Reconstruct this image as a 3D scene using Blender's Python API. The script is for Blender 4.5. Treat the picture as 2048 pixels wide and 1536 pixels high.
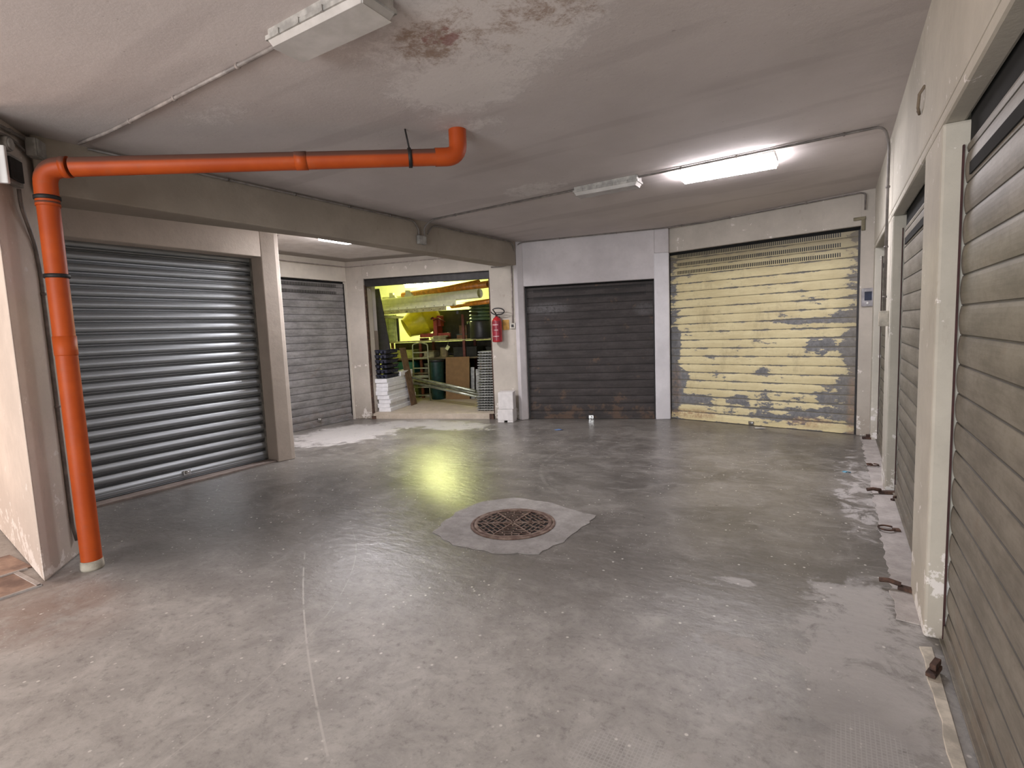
import bpy, bmesh, math, random
from mathutils import Vector, Matrix
random.seed(7)
for o in list(bpy.data.objects): bpy.data.objects.remove(o)
C = bpy.context.scene.collection
sc = bpy.context.scene
PI = math.pi

# ---------------------------------------------------------------- camera, world, lights, exposure
PITCH, ROLL, YAW, FPX = 9.90471364e-02, -4.04404564e-02, -5.48882089e-01, 1065.63
cy, sy = math.cos(YAW), math.sin(YAW)
fw = Vector((sy*math.cos(PITCH), cy*math.cos(PITCH), -math.sin(PITCH)))
rt = Vector((cy, -sy, 0)); up = rt.cross(fw)
cr, sr = math.cos(ROLL), math.sin(ROLL)
rt, up = cr*rt + sr*up, -sr*rt + cr*up
cam_d = bpy.data.cameras.new('camera'); cam = bpy.data.objects.new('camera', cam_d); C.objects.link(cam)
M = Matrix((rt, up, -fw)).transposed().to_4x4(); M.translation = Vector((0, 0, 1.4)); cam.matrix_world = M
cam_d.sensor_width = 36; cam_d.lens = FPX/2048*36; cam_d.clip_start = .02
sc.camera = cam
sc.view_settings.view_transform = 'Standard'; sc.view_settings.look = 'None'
sc.view_settings.gamma = 1; sc.view_settings.exposure = 0.62
w = bpy.data.worlds.new('world'); sc.world = w; w.use_nodes = True
w.node_tree.nodes['Background'].inputs[0].default_value = (.95, .97, 1, 1)
w.node_tree.nodes['Background'].inputs[1].default_value = .6

def area(name, loc, target, sx, sy_, power, col):
    d = bpy.data.lights.new(name, 'AREA'); d.shape = 'RECTANGLE'; d.size = sx; d.size_y = sy_
    d.energy = power; d.color = col
    o = bpy.data.objects.new(name, d); C.objects.link(o); o.location = loc
    o.rotation_euler = (Vector(target)-Vector(loc)).to_track_quat('-Z', 'Y').to_euler()
    return o
# daylight entering by the driveway entrance behind the viewer and by the side passage on the left
area('daylight_entrance', (-1.8, -4.9, 1.25), (-1.8, 0, 1.25), 3.6, 2.2, 205, (.97, .985, 1))
area('daylight_passage', (-8.3, -1.2, 1.3), (-4, -.6, .9), 2.2, 2.2, 150, (1, .76, .63))

# ---------------------------------------------------------------- helpers
class MB:
    def __init__(s): s.v = []; s.f = []; s.sm = []
    def add(s, vs, fs, smooth=False):
        b = len(s.v); s.v += [tuple(p) for p in vs]
        for f in fs: s.f.append([b+i for i in f]); s.sm.append(smooth)
        return s
    def box(s, x0, x1, y0, y1, z0, z1, m=None):
        vs = [Vector((x, y, z)) for z in (z0, z1) for x, y in ((x0, y0), (x1, y0), (x1, y1), (x0, y1))]
        if m: vs = [m @ p for p in vs]
        return s.add(vs, [(3, 2, 1, 0), (4, 5, 6, 7), (0, 1, 5, 4), (1, 2, 6, 5), (2, 3, 7, 6), (3, 0, 4, 7)])
    def prism(s, poly, z0, z1, zt=None):
        n = len(poly); vs = [(x, y, z0) for x, y in poly] + [(x, y, zt(x) if zt else z1) for x, y in poly]
        a = sum(poly[i][0]*poly[(i+1) % n][1]-poly[(i+1) % n][0]*poly[i][1] for i in range(n))
        fs = [tuple(range(n))[::-1], tuple(range(n, 2*n))] + [(i, (i+1) % n, n+(i+1) % n, n+i) for i in range(n)]
        if a < 0: fs = [f[::-1] for f in fs]
        return s.add(vs, fs)
    def tube(s, pts, r, n=12, caps=True, closed=False):
        pts = [Vector(p) for p in pts]; N = len(pts); rings = []
        t0 = (pts[1]-pts[0]).normalized(); nrm = t0.orthogonal().normalized(); vs = []
        for i, p in enumerate(pts):
            a = pts[i-1] if (i or closed) else pts[0]; b = pts[(i+1) % N] if (i < N-1 or closed) else pts[-1]
            t = (b-a).normalized(); nrm = (nrm - t*nrm.dot(t)).normalized(); bn = t.cross(nrm)
            rr = r[i] if isinstance(r, (list, tuple)) else r
            vs += [p + (nrm*math.cos(k*2*PI/n)+bn*math.sin(k*2*PI/n))*rr for k in range(n)]
        fs = []
        for i in range(N if closed else N-1):
            j = (i+1) % N
            for k in range(n): fs.append((i*n+k, i*n+(k+1) % n, j*n+(k+1) % n, j*n+k))
        s.add(vs, fs, True)
        if caps and not closed:
            b = len(s.v)-len(vs)
            s.f.append([b+k for k in range(n)][::-1]); s.sm.append(False)
            s.f.append([b+(N-1)*n+k for k in range(n)]); s.sm.append(False)
        return s
    def lathe(s, prof, n=32, m=None, smooth=True):
        vs = []; fs = []
        for r, z in prof: vs += [Vector((r*math.cos(k*2*PI/n), r*math.sin(k*2*PI/n), z)) for k in range(n)]
        if m: vs = [m @ p for p in vs]
        for i in range(len(prof)-1):
            for k in range(n): fs.append((i*n+k, i*n+(k+1) % n, (i+1)*n+(k+1) % n, (i+1)*n+k))
        s.add(vs, fs, smooth)
        b = len(s.v)-len(vs)
        s.f.append([b+k for k in range(n)][::-1]); s.sm.append(False)
        s.f.append([b+(len(prof)-1)*n+k for k in range(n)]); s.sm.append(False)
        return s
    def build(s, name, mat, parent=None, loc=(0, 0, 0), rz=0, bevel=0, seg=2):
        me = bpy.data.meshes.new(name); me.from_pydata(s.v, [], s.f)
        for p, q in zip(me.polygons, s.sm): p.use_smooth = q
        me.materials.append(mat); me.update()
        o = bpy.data.objects.new(name, me); C.objects.link(o); o.location = loc; o.rotation_euler = (0, 0, rz)
        if parent: o.parent = parent
        if bevel:
            b = o.modifiers.new('bevel', 'BEVEL'); b.width = bevel; b.segments = seg; b.limit_method = 'ANGLE'
        return o

def tag(o, label=None, cat=None, group=None, kind=None):
    if label: o['label'] = label
    if cat: o['category'] = cat
    if group: o['group'] = group
    if kind: o['kind'] = kind
    return o
def empty(name, loc, rz=0, **k):
    o = bpy.data.objects.new(name, None); C.objects.link(o); o.location = loc; o.rotation_euler = (0, 0, rz)
    o.empty_display_size = .1
    return tag(o, **k)
def copy_tree(o, parent=None):
    c = o.copy(); C.objects.link(c); c.parent = parent
    for ch in o.children: copy_tree(ch, c)
    return c
def arc(c, a, b, r, n=8):
    """rounded corner at c between directions towards a and b"""
    c, a, b = Vector(c), Vector(a), Vector(b); p = c+(a-c).normalized()*r; q = c+(b-c).normalized()*r
    return [(1-t)**2*p+2*t*(1-t)*c+t*t*q for t in [i/n for i in range(n+1)]]

# ---------------------------------------------------------------- materials
class NT:
    def __init__(s, name, rough=.6, metal=0, spec=.5):
        s.m = bpy.data.materials.new(name); s.m.use_nodes = True; s.t = s.m.node_tree; s.n = s.t.nodes
        s.b = s.n['Principled BSDF']; s.set('Roughness', rough); s.set('Metallic', metal); s.set('Specular IOR Level', spec)
        tc = s.n.new('ShaderNodeTexCoord'); s.co = tc.outputs['Object']
        sp = s.n.new('ShaderNodeSeparateXYZ'); s.t.links.new(s.co, sp.inputs[0]); s.x, s.y, s.z = sp.outputs
    def set(s, k, v):
        i = s.b.inputs[k]
        if hasattr(v, 'links'): s.t.links.new(v, i)
        elif isinstance(v, tuple): i.default_value = (*v[:3], 1)
        else: i.default_value = v
    def lk(s, v, i):
        if hasattr(v, 'links'): s.t.links.new(v, i)
        else: i.default_value = v
    def math(s, op, a, b=0., c=None, clamp=False):
        n = s.n.new('ShaderNodeMath'); n.operation = op; n.use_clamp = clamp; s.lk(a, n.inputs[0]); s.lk(b, n.inputs[1])
        if c is not None: s.lk(c, n.inputs[2])
        return n.outputs[0]
    def add(s, a, b): return s.math('ADD', a, b)
    def mul(s, a, b): return s.math('MULTIPLY', a, b)
    def sub(s, a, b): return s.math('SUBTRACT', a, b)
    def ss(s, v, a, b, o0=0., o1=1.):
        n = s.n.new('ShaderNodeMapRange'); n.interpolation_type = 'SMOOTHSTEP'
        s.lk(v, n.inputs['Value']); n.inputs['From Min'].default_value = a; n.inputs['From Max'].default_value = b
        n.inputs['To Min'].default_value = o0; n.inputs['To Max'].default_value = o1
        return n.outputs[0]
    def scaled(s, sc_, off=(0, 0, 0)):
        n = s.n.new('ShaderNodeMapping'); s.t.links.new(s.co, n.inputs[0]); n.inputs['Scale'].default_value = sc_; n.inputs['Location'].default_value = off
        return n.outputs[0]
    def noise(s, scale, detail=5, rough=.6, st=(1, 1, 1), off=(0, 0, 0), dist=0):
        n = s.n.new('ShaderNodeTexNoise'); s.t.links.new(s.scaled(st, off), n.inputs['Vector'])
        n.inputs['Scale'].default_value = scale; n.inputs['Detail'].default_value = detail; n.inputs['Roughness'].default_value = rough
        n.inputs['Distortion'].default_value = dist
        return n.outputs[0]
    def vor(s, scale, feature='F1', st=(1, 1, 1)):
        n = s.n.new('ShaderNodeTexVoronoi'); n.feature = feature; s.t.links.new(s.scaled(st), n.inputs['Vector']); n.inputs['Scale'].default_value = scale
        return n.outputs[0]
    def mix(s, f, a, b):
        n = s.n.new('ShaderNodeMix'); n.data_type = 'RGBA'; s.lk(f, n.inputs[0])
        for v, i in ((a, n.inputs[6]), (b, n.inputs[7])):
            if isinstance(v, tuple): i.default_value = (*v[:3], 1)
            else: s.t.links.new(v, i)
        return n.outputs[2]
    def blob(s, pts, axes='xz'):
        """sum of soft bumps at points (a, b, ra, rb, amp)"""
        A, B = getattr(s, axes[0]), getattr(s, axes[1]); tot = None
        for a, b, ra, rb, amp in pts:
            dx = s.mul(s.sub(A, a), 1/ra); dy = s.mul(s.sub(B, b), 1/rb)
            d = s.add(s.mul(dx, dx), s.mul(dy, dy)); g = s.mul(s.ss(d, 0, 1, 1, 0), amp)
            tot = g if tot is None else s.add(tot, g)
        return tot
    def bump(s, h, strength=.3, dist=.01):
        n = s.n.new('ShaderNodeBump'); s.t.links.new(h, n.inputs['Height']); n.inputs['Strength'].default_value = strength
        n.inputs['Distance'].default_value = dist; s.t.links.new(n.outputs[0], s.b.inputs['Normal'])

def simple(name, col, rough=.5, metal=0, var=.15, scale=12, bump=0, dark=None, spec=.5):
    t = NT(name, rough, metal, spec)
    d = dark or tuple(c*(1-3*var) for c in col)
    t.set('Base Color', t.mix(t.ss(t.noise(scale), .35, .7), d, col))
    if bump: t.bump(t.noise(scale*4), bump, .004)
    return t.m

def plaster(name, base, dirt=(.2, .16, .12), peel=None, lowdirt=.5, seed=0, lift=0, crack=0):
    t = NT(name, .85, 0, .25)
    big = t.noise(1.3, 6, .65, off=(seed, seed, 0)); fine = t.noise(14, 8, .7, off=(seed, 3, 0))
    c = t.mix(t.ss(big, .35, .7), tuple(v*.80 for v in base), base)
    c = t.mix(t.mul(t.ss(fine, .52, .75), .25), c, tuple(v*.6 for v in base))
    low = t.mul(t.ss(t.add(t.z, t.mul(t.noise(4, 5), .5)), .1+lift, .75+lift, 1, 0), lowdirt)
    c = t.mix(low, c, dirt)
    scr = t.mul(t.ss(t.noise(5, 9, .75, st=(1, 1, .35), off=(9, seed, 1)), .63-crack, .70-crack), .45+2*crack)
    c = t.mix(scr, c, dirt)
    if peel:
        k = t.ss(t.add(t.noise(7, 8, .7, off=(2, seed, 5)), t.mul(t.ss(t.z, 0, .5, 1, 0), .12)), .63, .655)
        c = t.mix(k, c, peel)
    t.set('Base Color', c); t.bump(t.add(t.mul(big, 2.), fine), .25, .012)
    return t.m

WALLC = (.50, .455, .40)
m_plaster = plaster('beige_plaster', WALLC, peel=(.66, .62, .58))
m_plaster_r = plaster('cream_plaster', (.56, .53, .46), dirt=(.36, .31, .26), peel=(.74, .71, .68), seed=4)
m_white = plaster('whitewashed_plaster', (.57, .535, .545), dirt=(.46, .42, .41), lowdirt=.5, seed=9)
m_beam = plaster('dull_plaster', (.34, .295, .245), lowdirt=0, seed=2)
m_pier = plaster('stained_pier_plaster', (.56, .49, .43), dirt=(.40, .345, .31), peel=(.60, .555, .52), seed=6, lift=.2, crack=.05)
m_store_wall = simple('pale_yellow_plaster', (.66, .66, .48), .9, scale=3, var=.06)
m_raw = plaster('bare_grey_render', (.30, .25, .22), lowdirt=.1, seed=12)

def mat_ceiling():
    t = NT('stained_ceiling_paint', .9, 0, .2)
    big = t.noise(1.1, 6, .6); med = t.noise(4.5, 9, .72, dist=.6); fine = t.noise(22, 8, .75)
    c = t.mix(t.ss(big, .3, .7), (.50, .455, .44), (.575, .525, .51))
    # formwork lines running across the slab
    wv = t.noise(3.2, 2, .4, st=(.12, 1, 1)); c = t.mix(t.mul(t.ss(wv, .56, .62), .22), c, (.31, .27, .265))
    # leak stains and flaking paint
    zone = t.blob([(-1.5, 2.25, 1.05, .85, .30), (-1.05, 2.0, .8, .7, .10), (-2.0, 2.75, .6, .5, .2), (-2.55, 4.75, .55, .35, .3),
                   (-3.25, 1.9, .6, .5, .2), (-2.2, 3.2, .5, .3, .2), (-1.9, 6.3, .8, .3, .14), (-.3, 2.1, .7, .5, .2)], 'xy')
    flake = t.ss(t.add(t.add(t.mul(med, .55), t.mul(t.noise(15, 10, .82, dist=.5, off=(3, 3, 0)), .5)), zone), .70, .86)
    c = t.mix(t.mul(flake, .62), c, (.74, .70, .68))
    brown = t.ss(t.add(t.add(t.mul(t.noise(5, 9, .75, off=(5, 1, 0), dist=1.), .5), t.mul(t.noise(22, 10, .85, off=(5, 1, 0)), .62)), t.blob([(-1.40, 2.2, .85, .55, .19), (-1.0, 2.15, .4, .4, .05), (-1.72, 2.12, .25, .2, .12), (-2.35, 4.85, .4, .2, .14)], 'xy')), .74, .90)
    c = t.mix(t.mul(brown, .8), c, (.26, .17, .115))
    red = t.ss(t.add(t.noise(9, 8, .7, off=(1, 7, 0)), t.blob([(-1.62, 2.13, .14, .13, .30), (-1.2, 2.02, .12, .05, .3)], 'xy')), .74, .84)
    c = t.mix(t.mul(red, .7), c, (.25, .10, .09))
    c = t.mix(t.mul(t.ss(t.noise(40, 3, .5), .70, .76), .4), c, (.2, .16, .14))
    # darker towards the left edge of the slab
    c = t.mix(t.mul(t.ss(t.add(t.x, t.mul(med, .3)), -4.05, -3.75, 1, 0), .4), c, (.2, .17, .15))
    t.set('Base Color', c); t.bump(t.add(t.mul(flake, 1.2), t.mul(fine, .5)), .35, .01)
    return t.m
m_ceiling = mat_ceiling()

def circ(p, q, r):
    ax, ay = p; bx, by = q; cx, cy_ = r; d = 2*(ax*(by-cy_)+bx*(cy_-ay)+cx*(ay-by))
    ux = ((ax*ax+ay*ay)*(by-cy_)+(bx*bx+by*by)*(cy_-ay)+(cx*cx+cy_*cy_)*(ay-by))/d
    uy = ((ax*ax+ay*ay)*(cx-bx)+(bx*bx+by*by)*(ax-cx)+(cx*cx+cy_*cy_)*(bx-ax))/d
    return ux, uy, math.hypot(ax-ux, ay-uy)
def mat_floor():
    t = NT('worn_polished_concrete', .3, 0, .5)
    big = t.noise(.9, 7, .65, dist=.5); med = t.noise(3.5, 8, .7, dist=.8); fine = t.noise(26, 8, .75)
    worn = t.ss(t.add(t.add(t.y, t.mul(t.x, -.22)), t.mul(t.add(t.mul(med, .8), big), 2.2)), 3.6, 5.3, 1, 0)  # wear towards the entrance, with the daylight there also lifted into the colour
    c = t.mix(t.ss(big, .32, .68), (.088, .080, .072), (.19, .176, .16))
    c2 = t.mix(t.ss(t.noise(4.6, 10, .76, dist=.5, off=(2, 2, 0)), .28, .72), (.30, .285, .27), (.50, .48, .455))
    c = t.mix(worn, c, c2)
    c = t.mix(t.mul(t.ss(med, .45, .72), .4), c, (.36, .34, .32))
    c = t.mix(t.mul(t.ss(fine, .48, .74), .5), c, (.085, .078, .07))
    st_ = t.noise(7, 10, .8, st=(.5, 1.4, 1), dist=1.2, off=(6, 1, 0)); c = t.mix(t.mul(t.ss(st_, .5, .68), .35), c, (.42, .40, .38))
    # swirled trowel marks
    sw = t.noise(2.2, 9, .8, st=(1, 2.6, 1), dist=1.8, off=(4, 0, 0)); c = t.mix(t.mul(t.ss(sw, .56, .70), .35), c, (.40, .385, .37))
    # pale dusty wear along the right kerb and by the alcove
    wear = t.ss(t.add(t.noise(5, 9, .75, dist=.5), t.blob([(.12, 2.7, .38, .9, .28), (.1, 1.7, .5, .8, .2), (.2, 5.2, .3, 2.0, .2), (-6.1, 5.3, 1.0, 1.3, .34), (-5.2, 6.4, 1.4, .55, .3), (-.35, 2.37, .4, .09, .22), (-.45, 2.97, .16, .07, .3), (-.5, 1.63, .3, .07, .2), (-3.75, 1.33, .28, .3, .15)], 'xy')), .64, .76)
    c = t.mix(t.mul(wear, .7), c, (.50, .48, .47))
    rust = t.blob([(-3.5, 1.0, .55, .45, .35), (-3.9, .9, .7, .6, .3)], 'xy'); c = t.mix(t.mul(rust, t.ss(med, .3, .6)), c, (.24, .15, .11))
    darkened = t.blob([(-4.4, 2.9, 1.7, 1.8, 1.0), (-2.2, 4.6, 1.3, 1.0, .35), (-4.0, 1.65, .4, .3, .5), (.0, 3.3, .25, .2, .5), (.05, 2.0, .3, .35, .35)], 'xy')  # dim beam reflection at the left put into the colour, plus dark blotches
    c = t.mix(t.mul(darkened, .6), c, (.06, .055, .05))
    # paint specks
    v = t.vor(13); sp = t.mul(t.ss(v, .06, .11, 1, 0), t.ss(t.noise(2.2, 3), .42, .52)); c = t.mix(sp, c, (.68, .66, .62))
    v = t.vor(31); sp2 = t.mul(t.ss(v, .08, .14, 1, 0), t.ss(t.noise(3.1, 3, off=(7, 7, 0)), .45, .56)); c = t.mix(t.mul(sp2, .8), c, (.6, .58, .55))
    # curved scratches
    for pts, wd, st in ((((-3.01, 2.19), (-2.02, 1.44), (-1.39, 1.04)), .006, .75), (((-3.02, 2.6), (-2.2, 1.7), (-2.0, 1.2)), .004, .35), (((-1.9, 3.9), (-2.6, 4.8), (-2.7, 5.4)), .02, .10)):
        ux, uy, R = circ(*pts); dx = t.sub(t.x, ux); dy = t.sub(t.y, uy)
        dd = t.math('ABSOLUTE', t.sub(t.math('SQRT', t.add(t.mul(dx, dx), t.mul(dy, dy))), R))
        lim = t.blob([(*pts[1], 1.35, 1.35, 1.)], 'xy')
        k = t.mul(t.mul(t.ss(dd, wd*.4, wd, 1, 0), t.ss(lim, .05, .3)), t.ss(t.noise(9, 3), .35, .5)); c = t.mix(t.mul(k, st), c, (.55, .53, .5))
    # imprint of a mesh in two patches
    gx = t.math('PINGPONG', t.x, .007); gy = t.math('PINGPONG', t.y, .007)
    grid = t.math('MAXIMUM', t.ss(gx, .0045, .006), t.ss(gy, .0045, .006))
    gm = t.mul(grid, t.ss(t.add(t.blob([(-.55, 1.5, .3, .25, .5), (.12, 1.75, .22, .55, .5)], 'xy'), t.mul(med, .5)), .5, .65)); c = t.mix(t.mul(gm, .45), c, (.52, .51, .5))
    t.set('Base Color', c)
    r = t.add(t.add(t.mul(med, .22), .20), t.mul(worn, .24)); r = t.add(r, t.mul(wear, .35)); r = t.add(r, t.mul(t.ss(fine, .5, .75), .12))
    t.set('Roughness', r)
    rip = t.mul(t.noise(11, 4, .5, st=(.8, 1.5, 1), dist=.3), t.ss(worn, 0, 1, 1.1, .12))
    t.bump(t.add(rip, t.add(t.mul(fine, .25), t.mul(wear, .12))), .42, .009)
    return t.m
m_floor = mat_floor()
def mat_concrete(name, a, b):
    t = NT(name, .85, 0, .3); n = t.noise(6, 9, .7); f = t.noise(45, 6, .7)
    c = t.mix(t.ss(n, .35, .7), a, b); c = t.mix(t.mul(t.ss(f, .55, .7), .4), c, tuple(v*.5 for v in a)); t.set('Base Color', c); t.bump(t.add(n, f), .5, .006)
    return t.m
m_patch = mat_concrete('rough_mortar', (.24, .225, .215), (.36, .34, .33))
m_kerb = mat_concrete('pale_kerb_concrete', (.36, .33, .315), (.50, .47, .45))
m_brownkerb = mat_concrete('dusty_sill_concrete', (.20, .165, .15), (.28, .235, .21))
m_storefloor = mat_concrete('dusty_screed', (.42, .36, .29), (.52, .45, .37))

def mat_shutter(name, base, dark, rust=(.16, .09, .05), rough=.5, metal=.5, streak=.5, slots=None, pitch=.118, w=2, peel=None, seed=0, rustamt=.1, bright=None, fb=.15, pitch0=.06):
    t = NT(name, rough, metal, .5)
    n = t.add(t.mul(t.noise(2.2, 7, .7, st=(1, 1, 2.5), off=(seed, 0, seed)), .55), t.mul(t.noise(3, 8, .8, st=(.6, 1, 6), off=(seed, 4, 0)), .45)); f = t.noise(18, 8, .75, off=(seed, 0, 0))
    c = t.mix(t.ss(n, .38, .62), dark, base)
    c = t.mix(t.mul(t.ss(f, .48, .68), streak), c, dark)
    slat = t.math('FRACT', t.mul(t.z, 1/pitch))
    if peel:
        seam = t.math('MAXIMUM', t.ss(slat, .0, .16, 1, 0), t.ss(slat, .84, 1.0))
        edge = t.math('MAXIMUM', t.ss(t.x, .04, .24, 1, 0), t.ss(t.x, w-.3, w-.02, 0, .75))
        e2 = t.noise(4.2, 9, .70, st=(.8, 1, 1.9), off=(seed, 2, 3)); e3 = t.noise(16, 8, .7, st=(.6, 1, 1.4), off=(1, seed, 0))
        v = t.add(t.add(t.mul(e2, .75), t.mul(e3, .35)), t.add(t.mul(seam, .155), t.mul(edge, .17)))
        v = t.add(v, t.blob(peel))
        k = t.ss(v, .664, .678)
        c = t.mix(t.mul(t.ss(v, .60, .70), .35), c, (.42, .35, .22))
        gray = t.mix(t.ss(f, .35, .65), (.13, .13, .135), (.215, .215, .22))
        c = t.mix(k, c, gray)
        ru = t.mul(t.blob([(.35, .09, .5, .09, 1.), (1.9, .1, .35, .09, .8), (.1, .5, .1, .4, .5), (2.35, .3, .07, .6, .8)]), t.ss(f, .35, .6))
        c = t.mix(t.mul(ru, .75), c, (.32, .17, .085))
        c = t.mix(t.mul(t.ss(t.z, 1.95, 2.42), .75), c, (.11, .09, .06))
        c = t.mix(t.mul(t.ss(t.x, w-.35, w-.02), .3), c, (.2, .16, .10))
        c = t.mix(t.mul(t.ss(t.noise(3, 7, .75, st=(1, 1, .4), off=(8, 8, 8)), .52, .68), .4), c, (.30, .235, .13)); t.set('Roughness', t.add(t.mul(k, .1), .55)); t.set('Metallic', 0.)
    else:
        r = t.mul(t.ss(t.add(t.noise(4, 8, .7, off=(3, 3, seed)), t.ss(t.z, 0, .5, .12, 0)), .58, .68), rustamt*4); c = t.mix(t.math('MINIMUM', r, .8), c, rust)
    if bright: c = t.mix(t.mul(t.blob(bright[0]), t.ss(f, .3, .6)), c, bright[1])
    # dark seams; the grey door's self-shadowed grooves are put into the colour too
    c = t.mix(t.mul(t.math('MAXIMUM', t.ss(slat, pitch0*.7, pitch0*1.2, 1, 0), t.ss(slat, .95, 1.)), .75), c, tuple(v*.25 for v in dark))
    if slots:
        u0, u1, rows, per = slots
        fx = t.math('PINGPONG', t.x, per/2); hole = t.ss(fx, per*.17, per*.25)
        hole = t.mul(hole, t.mul(t.ss(t.x, u0-.002, u0), t.ss(t.x, u1, u1+.002, 1, 0)))
        rm = None
        for z0, z1 in rows:
            q = t.mul(t.ss(t.z, z0-.003, z0), t.ss(t.z, z1, z1+.003, 1, 0)); rm = q if rm is None else t.add(rm, q)
        c = t.mix(t.mul(hole, rm), c, (.006, .006, .006))
    t.set('Base Color', c)
    if fb: t.bump(f, fb, .003)
    return t.m

m_steel_dk = simple('dark_painted_steel', (.035, .032, .032), .55, .4)
m_rust = simple('rusty_iron', (.15, .085, .06), .75, .5, dark=(.055, .035, .03), scale=22, bump=.4)
m_galv = simple('galvanised_steel', (.42, .43, .42), .4, .8)
m_black = simple('black_void', (.006, .006, .006), 1)
m_chrome = simple('bright_steel', (.7, .7, .7), .2, 1, var=.05)
m_conduit = simple('grey_pvc_conduit', (.20, .175, .16), .5)
m_conduit_l = simple('pale_pvc_conduit', (.42, .36, .33), .5)
m_box = simple('grey_junction_plastic', (.36, .345, .32), .5)
m_whitep = simple('white_plastic', (.8, .79, .78), .4, var=.03)
def mat_orange(dusty):
    t = NT('dusty_orange_pvc_pipe' if dusty else 'orange_pvc_pipe', .5, 0, .3); n = t.noise(3, 6, .6); f = t.noise(20, 5, .6)
    c = t.mix(t.ss(n, .35, .7), (.40, .060, .008), (.50, .085, .012)); c = t.mix(t.mul(t.ss(f, .55, .75), .25), c, (.3, .1, .05))
    # settled dust on the upper side of the sloping run
    if not dusty: t.set('Base Color', c); return t.m
    g = t.n.new('ShaderNodeNewGeometry'); sp = t.n.new('ShaderNodeSeparateXYZ'); t.t.links.new(g.outputs['Normal'], sp.inputs[0])
    c = t.mix(t.mul(t.ss(sp.outputs[2], -.02, .38), .85), c, (.085, .06, .05))
    t.set('Base Color', c); return t.m
m_orange = mat_orange(False); m_oranged = mat_orange(True)
def emis(name, col, s, base=(.8, .8, .8)):
    t = NT(name, .4); t.set('Base Color', base); t.set('Emission Color', col); t.set('Emission Strength', s); return t.m
m_lit = emis('lit_diffuser', (1, .95, .99), 42)
m_lit2 = emis('lit_diffuser_alcove', (1, .96, .99), 60)
m_lit3 = emis('lit_tube_yellowish', (.96, 1, .36), 250)

# ---------------------------------------------------------------- setting
TH = math.atan2(.65, 2.09); A0 = Vector((-6.77, 6.44, 0))       # the store's own axes: u along its front, v into it
Du = Vector((math.cos(TH), math.sin(TH), 0)); Dv = Vector((-math.sin(TH), math.cos(TH), 0))
def S(u, v, z=0): return A0+Du*u+Dv*v+Vector((0, 0, z))
def S2(u, v): p = S(u, v); return (p.x, p.y)
CC = Vector((-2.13, 8.0, 0)); CE = Vector((.22, 7.47, 0)); TC = math.atan2(CE.y-CC.y, CE.x-CC.x)
Cu = Vector((math.cos(TC), math.sin(TC), 0)); Cv = Vector((-math.sin(TC), math.cos(TC), 0))
def K2(u, v): p = CC+Cu*u+Cv*v; return (p.x, p.y)
def zc(x): return 2.745+(x+4.3)*.0175
def struct(mb, name, mat, label, bevel=0, **k):
    o = mb.build(name, mat, bevel=bevel, **k); return tag(o, label, 'structure' if False else None, kind='structure')

def mat_alc():
    t = NT('alcove_ceiling_paint', .9, 0, .2); n = t.noise(5, 9, .75)
    c = t.mix(t.ss(n, .35, .7), (.60, .55, .51), (.72, .68, .64))
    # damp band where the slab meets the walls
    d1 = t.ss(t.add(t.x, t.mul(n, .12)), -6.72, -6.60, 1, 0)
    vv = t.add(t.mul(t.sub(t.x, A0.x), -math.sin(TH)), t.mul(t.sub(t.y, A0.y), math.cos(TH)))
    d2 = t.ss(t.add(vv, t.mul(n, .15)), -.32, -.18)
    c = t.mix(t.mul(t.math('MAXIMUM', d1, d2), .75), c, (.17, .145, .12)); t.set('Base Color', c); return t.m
m_alc = mat_alc()
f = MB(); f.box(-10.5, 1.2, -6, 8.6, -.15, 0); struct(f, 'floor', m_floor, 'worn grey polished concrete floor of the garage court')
c = MB()
c.prism([(-4.56, 1.62), (-4.50, 7.0), (-4.1, 7.6), (-1.9, 8.4), (1.0, 8.0), (1.0, -5.2), (-4.60, -5.2)], 3.0, 3.0)
for i, p in enumerate(c.v):
    if i < 7: c.v[i] = (p[0], p[1], zc(p[0]))
for p, q in ((0, 0),): pass
struct(c, 'ceiling', m_ceiling, 'off-white concrete ceiling with leak stains and flaking paint')
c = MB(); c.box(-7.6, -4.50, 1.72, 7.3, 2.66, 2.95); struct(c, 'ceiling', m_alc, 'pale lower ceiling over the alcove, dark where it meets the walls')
c = MB(); c.box(-10.5, -4.60, -5.2, 1.72, 2.74, 2.95)
struct(c, 'ceiling', m_ceiling, 'ceiling over the side passage at the far left')
b = MB()
b.prism([(-4.335, 1.43), (-4.20, 7.13), (-4.50, 7.03), (-4.46, 3.6), (-4.72, 1.55)], 2.395, 2.86)
struct(b, 'trim_1', m_beam, 'deep plastered ceiling beam running above the left side', bevel=.012)
# left pier with the bright passage wall
b = MB(); b.prism([(-4.05, 1.14), (-4.36, 1.405), (-4.43, 1.47), (-4.50, 1.50), (-5.5, 1.68), (-9.8, 2.1), (-9.8, 1.75), (-5.6, 1.35)], 0, 2.85)
struct(b, 'wall_passage', m_pier, 'stained plaster pier and passage wall beside the orange pipe', bevel=.018)
b = MB()
b.prism([(-5.50, 3.745), (-5.455, 3.89), (-5.455, 3.94), (-7.3, 3.94), (-7.3, 3.80), (-5.75, 3.80), (-5.75, 3.745)], 0, 2.7)
b.box(-5.9, -5.50, 1.5, 3.745, 2.335, 2.7); b.box(-5.9, -5.53, 1.5, 1.62, 0, 2.335)
struct(b, 'wall_left', plaster('taupe_plaster', (.60, .53, .465), dirt=(.36, .31, .27), seed=3), 'taupe plaster wall around the grey metal roller door', bevel=.008)
b = MB(); X0, X1 = -6.99, -7.06
b.prism([(X0, 3.9), (X0-.01, 4.2), (-7.5, 4.2), (-7.5, 3.9)], 0, 2.72)
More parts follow.
